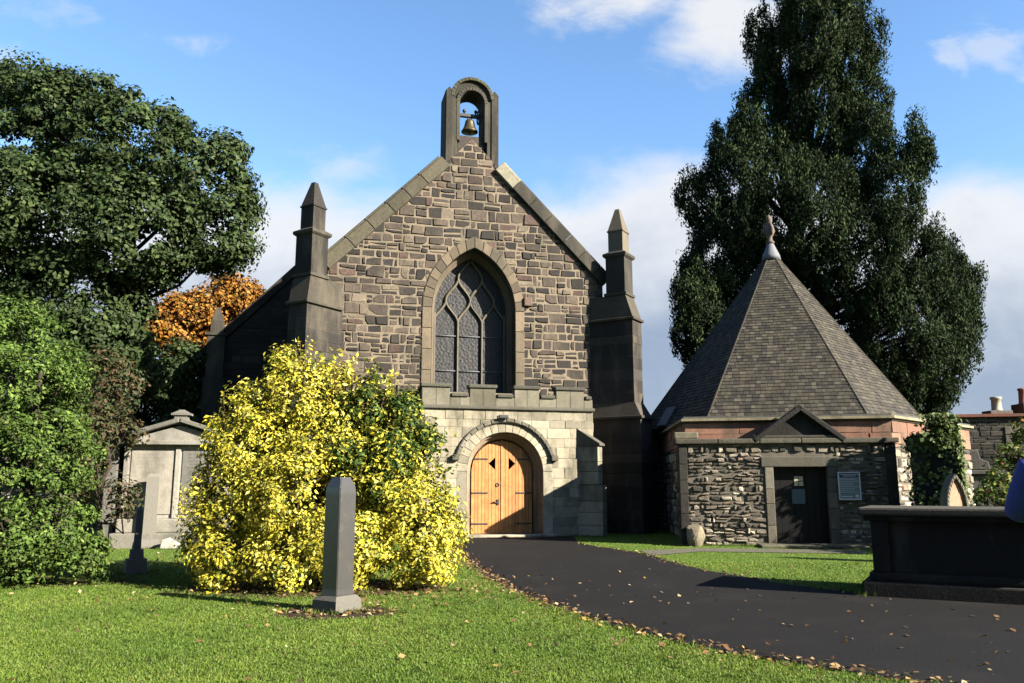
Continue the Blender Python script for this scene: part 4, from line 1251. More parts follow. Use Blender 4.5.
# rounded green bush at the left edge
GB = ([(.085, .15, .026), (.115, .19, .034), (.055, .105, .02), (.18, .25, .06)], [4, 4, 3, 1.2])
GBD = ([(.07, .13, .02), (.09, .155, .025), (.05, .095, .017)], [4, 3, 3])
plant('green_bush', [L(5, 355, 13.6, 1.05, .95), L(35, 400, 13.4, .95, 1.0), L(-35, 400, 13.8, 1.3, 1.2), L(45, 460, 13.2, .85, .9), L(5, 470, 13.0, 1.1, 1.1), L(-50, 490, 13.6, 1.3, 1.2), L(55, 530, 13.0, .7, .6), L(5, 545, 12.9, 1.0, .65), L(85, 560, 13.1, .35, .3), L(-60, 330, 14.2, .9, .9)],
      950, 72, .22, .07, .5, GB, MLEAF, 26, 'large rounded bright green bush filling the left edge of the lawn', 'bush', (-7.9, 13.6, 0), (.12, 3.4, (0, 0), (.05, .04, .03)), parts=('foliage', 'stem'), shell=.55, clumpvar=.35, up=.5)
# golden variegated shrub
YL = ([(.72, .63, .06), (.82, .76, .17), (.58, .52, .04), (.32, .35, .035), (.11, .16, .02)], [5, 3.5, 4, 2.2, 1.5])
yl = [L(300, 400, 13.3, .62, .62), L(255, 445, 13.2, .75, .75), L(330, 440, 13.3, .8, .8), L(232, 505, 13.0, .72, .7), L(300, 500, 12.7, .85, .85), L(380, 470, 13.2, .8, .75), L(410, 520, 12.9, .75, .75), L(345, 545, 12.5, .8, .6), L(235, 560, 12.6, .62, .45), L(285, 565, 12.3, .6, .45),
      L(420, 560, 12.7, .55, .42), L(208, 545, 13.1, .4, .4), L(285, 372, 13.4, .3, .38), L(330, 383, 13.4, .32, .34), L(440, 530, 13.0, .35, .6), L(300, 480, 14.0, 1.3, 1.4), L(250, 405, 13.4, .35, .35)]
ysh = plant('golden_shrub', yl, 1450, 56, .21, .071, .5, YL, MBRIGHT, 27, 'large golden yellow leaved shrub on the lawn before the church', 'shrub', (-3.0, 13.2, 0), (.10, 2.8, (0, 0), (.07, .05, .03)), parts=('foliage', 'stem'), shell=.5, clumpvar=.36, up=.45, var=.22, inner=.64)
rs = np.random.RandomState(31)
GS = ([(.06, .11, .02), (.085, .14, .025), (.04, .08, .015), (.42, .42, .05)], [4, 3, 3, 3.5])
P, N, idx, cl = crown_points([L(372, 405, 13.1, .36, .55), L(405, 420, 13.1, .36, .5), L(392, 455, 12.8, .4, .5), L(355, 420, 13.0, .25, .4), L(425, 440, 13.1, .22, .3), L(350, 455, 12.75, .3, .4), L(380, 490, 12.65, .25, .3)], 300, 34, .2, rs, .3)
V, F, C = leaf_mesh(P, N, .08, .5, pick(GS, len(P), rs), rs); make_mesh('green_shoots', V, F, C, MLEAF, ysh)
# upright sprigs at the top
Ps = []; 
mbs = MB()
for _ in range(150):
    x = rs.uniform(195, 455); ytop = 346 + abs(x - 312) * .42 + max(0, abs(x - 320) - 95) * 1.6 + rs.uniform(-10, 34) + (16 if x < 290 else 0)
    if x > 400: ytop += 25
    a = at(x + rs.uniform(-8, 8), ytop + 45, 13.2 + rs.uniform(-.4, .4)); b = at(x, ytop, 13.2 + rs.uniform(-.4, .4))
    mbs.tube([a, a.lerp(b, .5) + Vector((.02, 0, 0)), b], [.008, .006, .003], 4, (.12, .08, .03))
    for t in np.linspace(.25, 1.05, 16): Ps.append(a.lerp(b, t) + Vector(rs.normal(size=3)) * .045)
Ps = np.array([p[:] for p in Ps]); Ns = rs.normal(size=Ps.shape) + np.array([0.3, -.3, .5])
V, F, C = leaf_mesh(Ps, Ns, .085, .5, pick(YL, len(Ps), rs, .15), rs); make_mesh('sprig_leaves', V, F, C, MBRIGHT, ysh)
mbs.build('sprig_stem', MBARK, ysh)
# side sprays at the right edge of the shrub, green over the porch
Ps = []
for _ in range(26):
    x = rs.uniform(425, 452); y = rs.uniform(425, 540); a = at(x - 14, y + 8, 13.0); b = at(x + rs.uniform(0, 12), y + rs.uniform(-10, 6), 12.9)
    for t in np.linspace(.1, 1, 12): Ps.append(a.lerp(b, t) + Vector(rs.normal(size=3)) * .04)
Ps = np.array([p[:] for p in Ps]); V, F, C = leaf_mesh(Ps, rs.normal(size=Ps.shape) + np.array([.2, -.3, .4]), .085, .5, pick(GS, len(Ps), rs), rs); make_mesh('side_foliage', V, F, C, MLEAF, ysh)

# yew / cypress behind the pavilion
YEW = ([(.032, .056, .024), (.044, .072, .028), (.022, .038, .017), (.062, .092, .034), (.045, .06, .036)], [5, 4, 4, 1.5, 1])
DY = 35.0
yw = []
for (x, y, rx, rz) in [(812, 30, 1.5, 2.8), (780, 60, 1.2, 2.2), (850, 70, 1.3, 2.2), (815, 120, 2.2, 3.2), (765, 120, 1.3, 2.4), (735, 175, 1.5, 2.4), (860, 150, 1.5, 2.6), (890, 190, 1.5, 2.4), (800, 220, 2.6, 3.0), (722, 250, 1.5, 2.6), (712, 300, 1.3, 2.2), (750, 290, 1.9, 2.8),
                       (850, 260, 2.4, 3.2), (915, 260, 1.4, 2.4), (930, 310, 1.5, 2.2), (960, 290, .8, 1.6), (900, 330, 2.0, 2.6), (940, 360, 1.2, 2.0), (960, 330, .8, 1.1), (694, 310, .6, 1.2), (700, 212, .6, 1.3), (870, 390, 2.4, 2.0), (760, 380, 2.4, 2.4), (706, 350, 1.0, 1.3), (925, 395, 1.0, 1.2), (840, 15, 1.0, 2.0), (820, -30, 1.2, 2.2)]:
    yw.append((at(x, y, DY + RS.uniform(-1.6, 1.2)), (rx * .92, rx * 1.1, rz * .92)))
for (c_, r_) in list(yw):
    for _ in range(4):
        d_ = Vector(RS.normal(size=3)); d_.normalize(); d_.z = abs(d_.z) * .7 + .25
        yw.append((c_ + Vector((d_.x * r_[0], d_.y * r_[1], d_.z * r_[2])) * RS.uniform(.95, 1.12), (RS.uniform(.3, .55), RS.uniform(.3, .55), RS.uniform(.9, 1.7))))
plant('yew_tree', yw, 5200, 84, .3, .17, .34, YEW, MYEW, 28, 'huge dark evergreen with upright plumes towering behind the pyramid slate roof', 'tree', (12.6, 36.0, 0), (.65, 14, (.3, 0), (.006, .005, .004)), shell=.58, flat=1.9, up=.3, inner=.72, clumpvar=.4, shape='spray', thin=True)

# unseen trees added behind the camera to cut sky light on facing surfaces
rs0 = np.random.RandomState(61); bt = None
for i, (x, y) in enumerate([(-44, -6), (-33, -13), (-22, -17), (-11, -19), (0, -20), (11, -20), (22, -21), (33, -22)]):
    lb = 'tall dark unseen tree added behind the camera to block sky light'
    if bt is None:
        bt = plant('sky_blocker_tree', [(Vector((x + a, y + b, z)), (3.6, 3.0, 3.4)) for a, b, z in ((-3, 0, 5), (3, .5, 5), (0, 0, 8), (-3, 0, 11), (3, 0, 11), (0, .5, 14), (-1.5, 0, 17), (2, 0, 17), (0, 0, 20))], 520, 40, 1.1, .62, .7, DK, MYEW, 62, lb, 'tree', (x, y, 0), (.5, 16, (0, 0), (.03, .026, .02)), shell=.3, inner=.3, group='added trees blocking sky light')
        b0 = (x, y)
    else:
        c_ = bt.copy(); COL.objects.link(c_); c_.location = (x, y, 0); c_.rotation_euler = (0, 0, rs0.uniform(0, 6))
        for ch_ in bt.children:
            d_ = ch_.copy(); COL.objects.link(d_); d_.parent = c_

# ================================================================== GRAVESTONES
def rot2(a): return Vector((math.cos(a), math.sin(a), 0)), Vector((-math.sin(a), math.cos(a), 0))


def frus_at(mb, c, a, hx0, hy0, hx1, hy1, z0, z1, col, mi=0):
    u, v = rot2(a); c = Vector(c)
    lo = [c + u * (i * hx0) + v * (j * hy0) + UP * z0 for i, j in ((-1, -1), (1, -1), (1, 1), (-1, 1))]; hi = [c + u * (i * hx1) + v * (j * hy1) + UP * z1 for i, j in ((-1, -1), (1, -1), (1, 1), (-1, 1))]
    mb.add(lo + hi, [(3, 2, 1, 0), (4, 5, 6, 7), (0, 1, 5, 4), (1, 2, 6, 5), (2, 3, 7, 6), (3, 0, 4, 7)], col, mi)


c = gnd(335, 612) + Vector((0, .1, 0)); ang = math.radians(54)
gs = thing('granite_pillar', c, 'tall square grey granite grave pillar with chamfered top before the golden shrub', 'gravestone')
mb = MB(); h = .138; g = (.062, .060, .058)
u, v = rot2(ang)
bm = bmesh.new()
prof = [(h * 1.04, .19), (h, .26), (h * .98, 1.42), (h * .93, 1.50), (h * .62, 1.605), (h * .60, 1.615)]
rings = []
for w, z in prof:
    cc_ = w * .10
    ps = []
    for i, j in ((-1, -1), (1, -1), (1, 1), (-1, 1)):
        ps.append((i, j))
    rings.append([bm.verts.new(c + u * i * w + v * j * w + UP * z) for i, j in ps])
for k in range(len(rings) - 1):
    for i in range(4): bm.faces.new([rings[k][i], rings[k][(i + 1) % 4], rings[k + 1][(i + 1) % 4], rings[k + 1][i]])
bm.faces.new(rings[-1]); bm.faces.new(rings[0][::-1])
bmesh.ops.bevel(bm, geom=[e for e in bm.edges], offset=.008, segments=2, affect='EDGES')
mb.bm(bm, g)
mb.build('shaft', MGRAN, gs)
mb = MB()
frus_at(mb, c, ang, .215, .215, .205, .205, -.02, .14, (.14, .135, .115)); frus_at(mb, c, ang, .205, .205, .16, .16, .14, .19, (.14, .135, .115)); mb.build('plinth', MGRANR, gs)

c = gnd(135, 574); ang = math.radians(30)
gs = thing('obelisk_gravestone', c, 'small grey slender obelisk gravestone on a stepped plinth beside the shadowed lawn edge', 'gravestone')
mb = MB(); frus_at(mb, c, ang, .17, .17, .16, .16, -.02, .26, (.15, .15, .15)); frus_at(mb, c, ang, .11, .11, .10, .10, .262, .42, (.15, .15, .15)); mb.build('plinth', MGRANR, gs)
mb = MB(); frus_at(mb, c, ang, .06, .06, .045, .045, .422, 1.08, (.13, .13, .135)); frus_at(mb, c, ang, .045, .045, .005, .005, 1.08, 1.17, (.13, .13, .135)); mb.build('shaft', MGRANR, gs)

c = gnd(148, 548); ang = math.radians(20)
gs = thing('tall_gravestone', c, 'tall narrow grey gravestone pillar standing before the pale wall monument', 'gravestone')
mb = MB(); frus_at(mb, c, ang, .26, .2, .24, .18, -.02, .22, (.2, .19, .17)); mb.build('plinth', MGRANR, gs)
mb = MB(); frus_at(mb, c, ang, .15, .10, .14, .095, .222, 1.74, (.20, .19, .165)); frus_at(mb, c, ang, .14, .095, .08, .05, 1.74, 1.82, (.2, .19, .165)); mb.build('shaft', MGRANR, gs)
c = gnd(171, 549)
mb = MB(); u, v = rot2(.3)
mb.prism([(-.26, 0), (.26, 0), (.24, .08), (-.05, .27), (-.22, .22)], (c, u, UP, -v), -.12, .1, (.5, .48, .42), 0, .02)
mb.build('low_headstone', MMARB, label='small pale leaning headstone at the foot of the wall monument', category='gravestone')

# wall monument with pediment
c = (gnd(117, 548) + gnd(213, 548)) / 2 + Vector((0, .5, 0)); ma = math.radians(9)
mu, mv = rot2(ma); mn = -mv
mon = thing('wall_monument', c, 'pale classical wall monument with pediment and two inscribed panels', 'monument')
fm = (c, mu, UP, mn); MW = 1.30; PALE = (.36, .34, .295)
mb = MB(); mb.box(c - mu * (MW + .1) + mn * .55 - UP * .02, mu, -mn, UP, 2 * MW + .2, 1.0, .38, (.22, .21, .175), 0, .03)
mb.box(c - mu * (MW + .03) + mn * .30 + UP * .362, mu, -mn, UP, 2 * MW + .06, .7, .34, (.30, .285, .24), 0, .03); mb.build('plinth', MMARB, mon)
mb = MB(); mb.box(c - mu * MW + mn * .10 + UP * .70, mu, -mn, UP, 2 * MW, .5, 1.85, (.38, .36, .31), 0, .01)
for x in (-MW, -.06, MW - .12): mb.box(c + mu * x + mn * .10 + UP * .71, mu, mn, UP, .12, .07, 1.78, PALE, 0, .012)
mb.build('panel_wall', MMARB, mon)
for x0, x1, cc_ in ((-MW + .16, -.10, (.35, .325, .275)), (.10, MW - .16, (.17, .165, .15))):
    mb = MB(); mb.prism([(x0, .80), (x1, .80), (x1, 2.42), (x0, 2.42)], fm, .10, .125, cc_, 0, .012)
    pn = mb.build('inscription_panel', MMARB, mon)
    mb = MB()
    for r in range(9 if x0 > 0 else 5):
        z = 2.30 - r * .085; x = x0 + .12 + random.uniform(0, .08); xe = x1 - .12 - random.uniform(0, .1)
        while x < xe:
            w = random.uniform(.03, .10); mb.prism([(x, z), (x + w, z), (x + w, z + .032), (x, z + .032)], fm, .1235, .1265, (.32, .305, .27) if x0 < 0 else (.125, .12, .11)); x += w + .025
    mb.build('inscription', MMARB, pn)
mb = MB()
mb.box(c - mu * (MW + .12) + mn * .32 + UP * 2.552, mu, -mn, UP, 2 * MW + .24, .8, .11, (.30, .29, .25), 0, .02)
ptz = 3.10
mb.prism([(-MW - .05, 2.664), (MW + .05, 2.664), (0, ptz - .05)], fm, -.4, .12, (.30, .29, .25), 0)
for sg in (-1, 1):
    a = Vector((sg * (MW + .15), 2.67)); b = Vector((0, ptz + .03)); d = (b - a).normalized(); nn = Vector((-d.y, d.x)); nn = nn if nn.y > 0 else -nn
    qd = [tuple(a), tuple(b), tuple(b + nn * .12), tuple(a + nn * .12)]; qd = qd if area(qd) > 0 else qd[::-1]
    mb.prism(qd, fm, -.42, .30 + sg * .003, (.17, .165, .14), 0, .02)
mb.build('pediment', MMARB, mon)
mb = MB(); cc_ = c + mn * .02
frus_at(mb, cc_, ma, .26, .16, .2, .13, 3.08, 3.2, (.2, .195, .165)); frus_at(mb, cc_, ma, .17, .12, .15, .11, 3.2, 3.32, (.2, .195, .165)); frus_at(mb, cc_, ma, .24, .16, .24, .16, 3.32, 3.37, (.22, .21, .18)); frus_at(mb, cc_, ma, .22, .15, .05, .04, 3.37, 3.47, (.2, .195, .165)); mb.build('finial', MMARB, mon)
# old stone wall to the left of the monument and behind
def stone_wall(name, a, b, h, th, pal, label, mat=MRUB, cop=(.14, .13, .1)):
    a = Vector(a); b = Vector(b); u = (b - a).normalized(); n = Vector((u.y, -u.x, 0)); Lw = (b - a).length
    m = MB(); m.box(a - n * th - UP * .02, u, n, UP, Lw, th, h, (.12, .11, .09), 0)
    masonry(m, (a, u, UP, n), [(0, 0), (Lw, 0), (Lw, h), (0, h)], (.12, .28), (.18, .5), pal, gap=.03, jit=.024, rz=(.0, .05), bev=.025, var=.25)
    root = thing(name, (a + b) / 2, label, 'wall')
    m.build('stonework', [MASH, mat], root)
    m = MB(); x = 0
    while x < Lw - .02:
        w = min(random.uniform(.5, .9), Lw - x); m.box(a + u * x + n * .08 + UP * (h - .018), u, -n, UP, w - .01, th + .16, .12, rgb(cop, .2), 0, .03); x += w
    m.build('coping', MDARK, root); return root
stone_wall('stone_wall', (-17.0, 21.4, 0), (-9.95, 21.55, 0), 2.15, .5, RUB, 'old grey rubble wall running left from the pale monument')
stone_wall('gap_fill_wall', (3.7, 29.6, 0), (6.4, 28.7, 0), 3.8, .4, SOOT_SHADE, 'dark wall added to fill the shaded gap between church and pavilion', MDARK)  # added wall, keeps the gap beside the buttress as dark as shade
# dark pilaster pier between wall and monument
p = c - mu * (MW + .45)
mb = MB(); mb.box(p - mu * .0 + mn * .12 - UP * .02, mu, -mn, UP, .30, .5, 2.6, (.16, .155, .14), 0, .03); mb.box(p - mu * .05 + mn * .17 + UP * 2.582, mu, -mn, UP, .40, .6, .12, (.2, .19, .17), 0, .02)
mb.build('stone_pier', MTOMB, label='narrow weathered stone pier at the left end of the wall monument', category='pier')

# table tomb at right
ta = -math.radians(29); tu, tv = rot2(ta); tn = -tv
tc_ = gnd(863, 596); TL, TW_ = 3.5, 1.6
tomb = thing('table_tomb', tc_ + tu * TL / 2 + tv * TW_ / 2, 'big sooty stone chest tomb beside the path at right, darkened further for shade', 'tomb')
BK_ = (.018, .017, .016)  # soot plus the shade on the tomb, both put into the colour
mb = MB(); mb.box(tc_ - UP * .02, tu, tv, UP, TL, TW_, .22, BK_, 0, .025); mb.box(tc_ + tu * .09 + tv * .09 + UP * .202, tu, tv, UP, TL - .18, TW_ - .18, .12, BK_, 0, .04); mb.build('plinth', MBLK, tomb)
mb = MB(); mb.box(tc_ + tu * .16 + tv * .16 + UP * .324, tu, tv, UP, TL - .32, TW_ - .32, .70, (.016, .0155, .015), 0, .01)
for x in (.15, TL - .37): mb.box(tc_ + tu * x + tv * .10 + UP * .326, tu, tv, UP, .22, .08, .695, (.018, .017, .016), 0, .02)
mb.build('chest', MTOMB, tomb)
mb = MB(); mb.box(tc_ + tu * .06 + tv * .06 + UP * 1.026, tu, tv, UP, TL - .12, TW_ - .12, .07, BK_, 0, .03); mb.box(tc_ - tu * .0 - tv * .0 + UP * 1.098, tu, tv, UP, TL, TW_, .11, (.07, .066, .055), 0, .03); mb.build('slab', MTOMB, tomb)
# pointed gothic headstone behind the tomb
hc = at(957, 520, 16.5); hc.z = 0
gh = thing('gothic_headstone', hc, 'pointed gothic headstone with pink inner panel behind the chest tomb', 'gravestone')
hu, hv = rot2(math.radians(12)); fh = (hc, hu, UP, -hv); htop = at(957, 478, 16.5).z
ap = arc_point(0, .19, htop - .55, .55, 0, 8, 3); ap2 = arc_point(0, .12, htop - .52, .42, .1, 8, 3)
mb = MB(); mb.prism([(-.28, -.02), (.28, -.02), (.28, .3), (-.28, .3)], fh, -.2, .12, (.2, .18, .15), 0, .02)
ring(mb, ap, arc_point(0, .25, htop - .52, .60, 0, 8, 3), fh, -.12, .08, ([(.20, .18, .14)], [1]), 0, gap=0, bev=.012); mb.build('moulded_frame', MASH, gh)
mb = MB(); mb.prism(ap, fh, -.10, .02, (.55, .32, .22), 0, .01); mb.build('face_panel', MASH, gh)
# ivy-clad pier
ic = at(938, 500, 20.4); ic.z = 0; ia = math.radians(-32); iu, iv = rot2(ia)
ivr = thing('ivy_pier', ic, 'square stone pier smothered in ivy between pavilion and boundary wall', 'pier')
mb = MB(); mb.box(ic - iu * .5 - iv * .3, iu, iv, UP, 1.0, .7, 2.62, (.012, .012, .01), 0, .03); mb.build('pier_core', MDARK, ivr)
rs = np.random.RandomState(41); IVP = ([(.10, .15, .04), (.15, .20, .065), (.07, .11, .03), (.22, .26, .12)], [4, 4, 3, 2])
Pn = []; Nn = []
ex = np.array(iu[:]); ey = np.array(iv[:]); oc = np.array(ic[:])
for _ in range(5200):
    f = rs.choice(4, p=[.3, .34, .16, .2]); a_, b_ = rs.uniform(), rs.uniform()
    if f == 0: p = oc - ex * .5 + ex * 1.0 * a_ - ey * .3; n_ = -ey
    elif f == 1: p = oc + ex * .5 - ey * .3 + ey * .7 * a_; n_ = ex
    elif f == 2: p = oc - ex * .5 + ex * 1.0 * a_ - ey * .3 + ey * .7 * rs.uniform(); n_ = np.array([0, 0, 1.])
    else: p = oc - ex * .5 - ey * .3 + ey * .7 * a_; n_ = -ex
    z = 2.64 if f == 2 else .5 + 2.2 * b_
    if f in (0, 3) and z < 2.35 and rs.uniform() < .8: continue
    Pn.append(p + n_ * abs(rs.normal() * .06) + rs.normal(size=3) * .03 + np.array([0, 0, z])); Nn.append(n_ + rs.normal(size=3) * .35 + np.array([0, 0, .25]))
for _ in range(1300):   # ivy trailing up towards the pavilion cornice
    t = rs.uniform(); p = np.array((ic + iu * .2 - iv * .2 + UP * (2.5 + .75 * t))[:]) + np.array([rs.normal() * .18, rs.normal() * .12, 0]); Pn.append(p); Nn.append(np.array([.4, -.5, .4]) + rs.normal(size=3) * .5)
V, F, C = leaf_mesh(np.array(Pn), np.array(Nn), .11, .85, pick(IVP, len(Pn), rs), rs); make_mesh('ivy', V, F, C, MLEAF, ivr)
# rose bush at right
RB_ = ([(.11, .17, .03), (.08, .12, .03), (.17, .22, .04), (.24, .10, .04), (.32, .28, .06)], [5, 4, 3, .8, 1])
plant('leafy_bush', [L(1000, 490, 18.2, .55, .5), L(1018, 465, 18.4, .5, .55), L(985, 500, 18, .4, .35), L(1045, 470, 18.6, .7, .8), L(1000, 520, 18, .7, .6), L(1040, 520, 18, .8, .7), L(1030, 440, 18.8, .4, .5)], 190, 40, .22, .10, .6, RB_, MLEAF, 42,
      'leafy bush with yellow green and reddish leaves behind the chest tomb', 'bush', (11.2, 18.3, 0), (.06, 1.9, (0, 0), (.06, .04, .03)), parts=('foliage', 'stem'), shell=.35)
# boundary building at right with chimneys
hd = 29.5
a = at(918, 500, hd); a.z = 0; b = at(1150, 500, hd - 1.5); b.z = 0
zt = at(960, 415, hd).z
hs = thing('old_house', (a + b) / 2, 'low dark stone house with chimneys behind the boundary at far right', 'house')
u = (b - a).normalized(); n = Vector((u.y, -u.x, 0)); Lw = (b - a).length
mb = MB(); mb.box(a - n * 5, u, n, UP, Lw, 5, zt - .12, (.12, .11, .1), 0); masonry(mb, (a, u, UP, n), [(0, 0), (Lw, 0), (Lw, zt - .12), (0, zt - .12)], (.16, .3), (.25, .6), SOOT_SHADE, gap=.02, rz=(.004, .03), var=.25)
xq = (at(1004, 440, hd - .5) - a).dot(u)
z = 0
while z < zt - .5:
    mb.box(a + u * xq + n * .0 + UP * z, u, n, UP, .5 if int(z * 3) % 2 else .34, .06, .27, rgb((.13, .12, .1), .2), 1, .015); z += .30
mb.build('wall', [MASH, MS], hs)
mb = MB(); lo = [a + n * .15 - u * .1 + UP * (zt - .115), b + n * .15 + UP * (zt - .115), b - n * 2.5 + UP * (zt + .05), a - n * 2.5 - u * .1 + UP * (zt + .05)]
hi = [p + UP * .10 for p in lo]; mb.add(lo + hi, [(3, 2, 1, 0), (4, 5, 6, 7), (0, 1, 5, 4), (1, 2, 6, 5), (2, 3, 7, 6), (3, 0, 4, 7)], (.22, .08, .05)); mb.build('roof', MASH, hs)
cp = at(997, 411, hd + 1.2)
mb = MB(); mb.box(Vector((cp.x - .42, cp.y - .3, zt - .1)), (1, 0, 0), (0, 1, 0), UP, .84, .6, cp.z - zt + .1, (.12, .1, .09), 0, .03); ch = mb.build('chimney', MDARK, hs)
mb = MB(); mb.lathe(cp + UP * .0, [(.20, 0), (.20, .03), (.18, .05), (.165, .42), (.2, .44), (.2, .52), (.13, .53), (.13, .40)], 14, (.50, .46, .36)); mb.build('chimney_pot', MASH, ch)
cp = at(1030, 404, hd + 1.5)
mb = MB(); mb.box(Vector((cp.x - .5, cp.y - .4, zt - .1)), (1, 0, 0), (0, 1, 0), UP, 1.0, .8, cp.z - zt + .1, (.16, .07, .05), 0, .03); ch = mb.build('chimney', MASH, hs)
for dx in (-.26, .26):
    mb = MB(); mb.lathe(cp + Vector((dx, 0, 0)), [(.17, 0), (.14, .05), (.12, .5), (.15, .52), (.15, .58), (.1, .6)], 12, (.33, .12, .08)); mb.build('chimney_pot', MASH, ch)
# blind mural monument on that wall
mc = at(975, 470, hd - .6); xm = (mc - a).dot(u)
mm = thing('mural_monument', a + u * xm + n * .05, 'dark carved mural monument fixed to the boundary wall behind the ivy', 'monument')
mb = MB(); fm2 = (a + u * xm + n * .05, u, UP, n)
mb.prism([(-1.0, 0), (1.0, 0), (1.0, 1.9), (-1.0, 1.9)], fm2, 0, .16, (.09, .085, .08), 0, .03); mb.build('tablet', MDARK, mm)
mb = MB(); mb.prism([(-1.15, 1.905), (1.15, 1.905), (1.15, 2.06), (-1.15, 2.06)], fm2, 0, .3, (.08, .075, .07), 0, .03); mb.prism([(-.5, 2.064), (.5, 2.064), (.45, 2.35), (.2, 2.45), (.15, 2.75), (-.15, 2.75), (-.2, 2.45), (-.45, 2.35)], fm2, 0, .2, (.07, .065, .06), 0, .03); mb.build('cornice', MDARK, mm)

# ================================================================== GRASS AND LEAVES
def in_poly(P, poly):
    x, y = P[:, 0], P[:, 1]; c = np.zeros(len(P), bool); j = len(poly) - 1
    for i in range(len(poly)):
        xi, yi = poly[i]; xj, yj = poly[j]
        t = ((yi > y) != (yj > y)) & (x < (xj - xi) * (y - yi) / (yj - yi + 1e-12) + xi); c ^= t; j = i
    return c


def blades(P, hgt, wid, rs, pal):
    n = len(P); a = rs.uniform(0, 2 * np.pi, n); d = np.stack([np.cos(a), np.sin(a), 0 * a], 1)
    h = hgt * rs.uniform(.5, 1.3, (n, 1)); w = wid * rs.uniform(.7, 1.3, (n, 1)); b = rs.normal(size=(n, 3)) * .45; b[:, 2] = 1
    V = np.stack([P - d * w / 2, P + d * w / 2, P + b * h], 1).reshape(-1, 3); i = np.arange(n)[:, None] * 3
    return V, np.concatenate([i, i + 1, i + 2], 1), pick(pal, n, rs, .25)


rs = np.random.RandomState(51)
GR = ([(.145, .265, .032), (.18, .305, .04), (.20, .285, .05), (.11, .20, .026), (.27, .25, .10)], [5, 5, 3, 2, .3])
poly_path = path
Pg = []
n = 330000
Y = 5.6 + (17 - 5.6) * rs.uniform(0, 1, n) ** 1.5; X = rs.uniform(-.72, .62, n) * Y
Pg = np.stack([X, Y, np.zeros(n)], 1)
n2 = 40000; Y2 = rs.uniform(17, 27, n2); X2 = rs.uniform(-.6, .6, n2) * Y2
Pg = np.concatenate([Pg, np.stack([X2, Y2, np.zeros(n2)], 1)])
k = ~in_poly(Pg, poly_path)
for (cx, cy, rx, ry) in ((-2.15, 10.35, .68, .48), (-3.0, 12.8, 1.9, .85)):
    k &= ~((((Pg[:, 0] - cx) / rx) ** 2 + ((Pg[:, 1] - cy) / ry) ** 2 < 1) & (rs.uniform(size=len(Pg)) < .93))
Pg = Pg[k]
wd = .009 + .0007 * Pg[:, 1:2]
V, F, C = blades(Pg, .020, wd, rs, GR)
# longer tufts round stones, tomb and wall feet
Tp = []
def tuft(a, b, k, w=.05):
    a, b = np.array(a[:]), np.array(b[:])
    for _ in range(k): Tp.append(a + (b - a) * rs.uniform() + np.array([rs.normal() * w, rs.normal() * w, 0]))
tuft(tc_ - tv * .04, tc_ - tu * .03 + tv * TW_, 700); tuft(S0 + PN * .16, S0 + PU * dl * .9 + PN * .16, 900); tuft(S0 + PU * (dr + .7) + PN * .16, S1 + PN * .16, 500)
tuft(P0 + T * 2.2 + NF * .1, P0 + T * 3.2 + NF * .9, 300)
for q_, r_ in ((gnd(335, 612), .3), (gnd(135, 574), .25), (gnd(148, 548), .3), (gnd(171, 549), .3)):
    for _ in range(260):
        t_ = rs.uniform(0, 6.28); Tp.append(np.array([q_.x + math.cos(t_) * r_ * rs.uniform(.9, 1.3), q_.y + .08 + math.sin(t_) * r_ * rs.uniform(.9, 1.3), 0]))
for _ in range(900):
    x_ = rs.uniform(-.7, .5); y_ = rs.uniform(6, 13); cx_, cy_ = x_ * y_, y_
    if in_poly(np.array([[cx_, cy_, 0]]), path)[0]: continue
    for _k in range(7): Tp.append(np.array([cx_ + rs.normal() * .02, cy_ + rs.normal() * .02, 0]))
Tp = np.array(Tp); Vt, Ft, Ct = blades(Tp, .065, .012, rs, GR)
V = np.concatenate([V, Vt]); F = np.concatenate([F, Ft + 3 * len(Pg)]); C = np.concatenate([C, Ct * .85]); Pg = np.concatenate([Pg, Tp])
# gentle worn and lush patches
pt = .5 + .5 * np.sin(Pg[:, 0] * 1.7 + 1.3 * np.sin(Pg[:, 1] * .9)) * np.sin(Pg[:, 1] * 1.3 + .8 * np.sin(Pg[:, 0] * 1.1))
pt2 = .5 + .5 * np.sin(Pg[:, 0] * 4.1 + 2 * np.sin(Pg[:, 1] * 2.3)) * np.sin(Pg[:, 1] * 3.7 + 1.7 * np.sin(Pg[:, 0] * 2.9)); C = C * (.92 + .16 * pt2)[:, None]
C = C * (.82 + .3 * pt)[:, None] * np.stack([1 + .18 * pt, np.ones_like(pt), 1 + .1 * pt], 1)
make_mesh('lawn_grass', V, F, C, MGRASS, base=Vector((0, 0, 0)), kind='stuff', label='short green lawn grass')

LV = ([(.30, .19, .085), (.22, .12, .05), (.48, .38, .22), (.14, .075, .04), (.40, .27, .07), (.09, .055, .03)], [4, 5, 3, 4, 2, 3])
Pl = []
Le = [Vector((p.x, p.y, 0)) for p in lawn_edge]
for i in range(len(Le) - 1):   # drift along the lawn edge
    a, b = Le[i], Le[i + 1]
    if a.y < 5.5: break
    ln = (b - a).length; nr_ = Vector((-(b - a).y, (b - a).x, 0)).normalized()
    for _ in range(int(ln * 75)):
        Pl.append((*(a.lerp(b, rs.uniform()) + nr_ * rs.normal() * .11)[:2], .012 + abs(rs.normal()) * .012))
Re = [Vector((p.x, p.y, 0)) for p in right_edge]
for i in range(len(Re) - 1):
    a, b = Re[i], Re[i + 1]
    if a.y < 8: break
    for _ in range(int((b - a).length * 26)): Pl.append((*(a.lerp(b, rs.uniform()) + Vector((rs.normal() * .1, rs.normal() * .1, 0)))[:2], .014))
for _ in range(430):
    y = rs.uniform(6, 16); x = rs.uniform(-.68, .62) * y; Pl.append((x, y, .04 if not in_poly(np.array([[x, y, 0]]), path)[0] else .014))
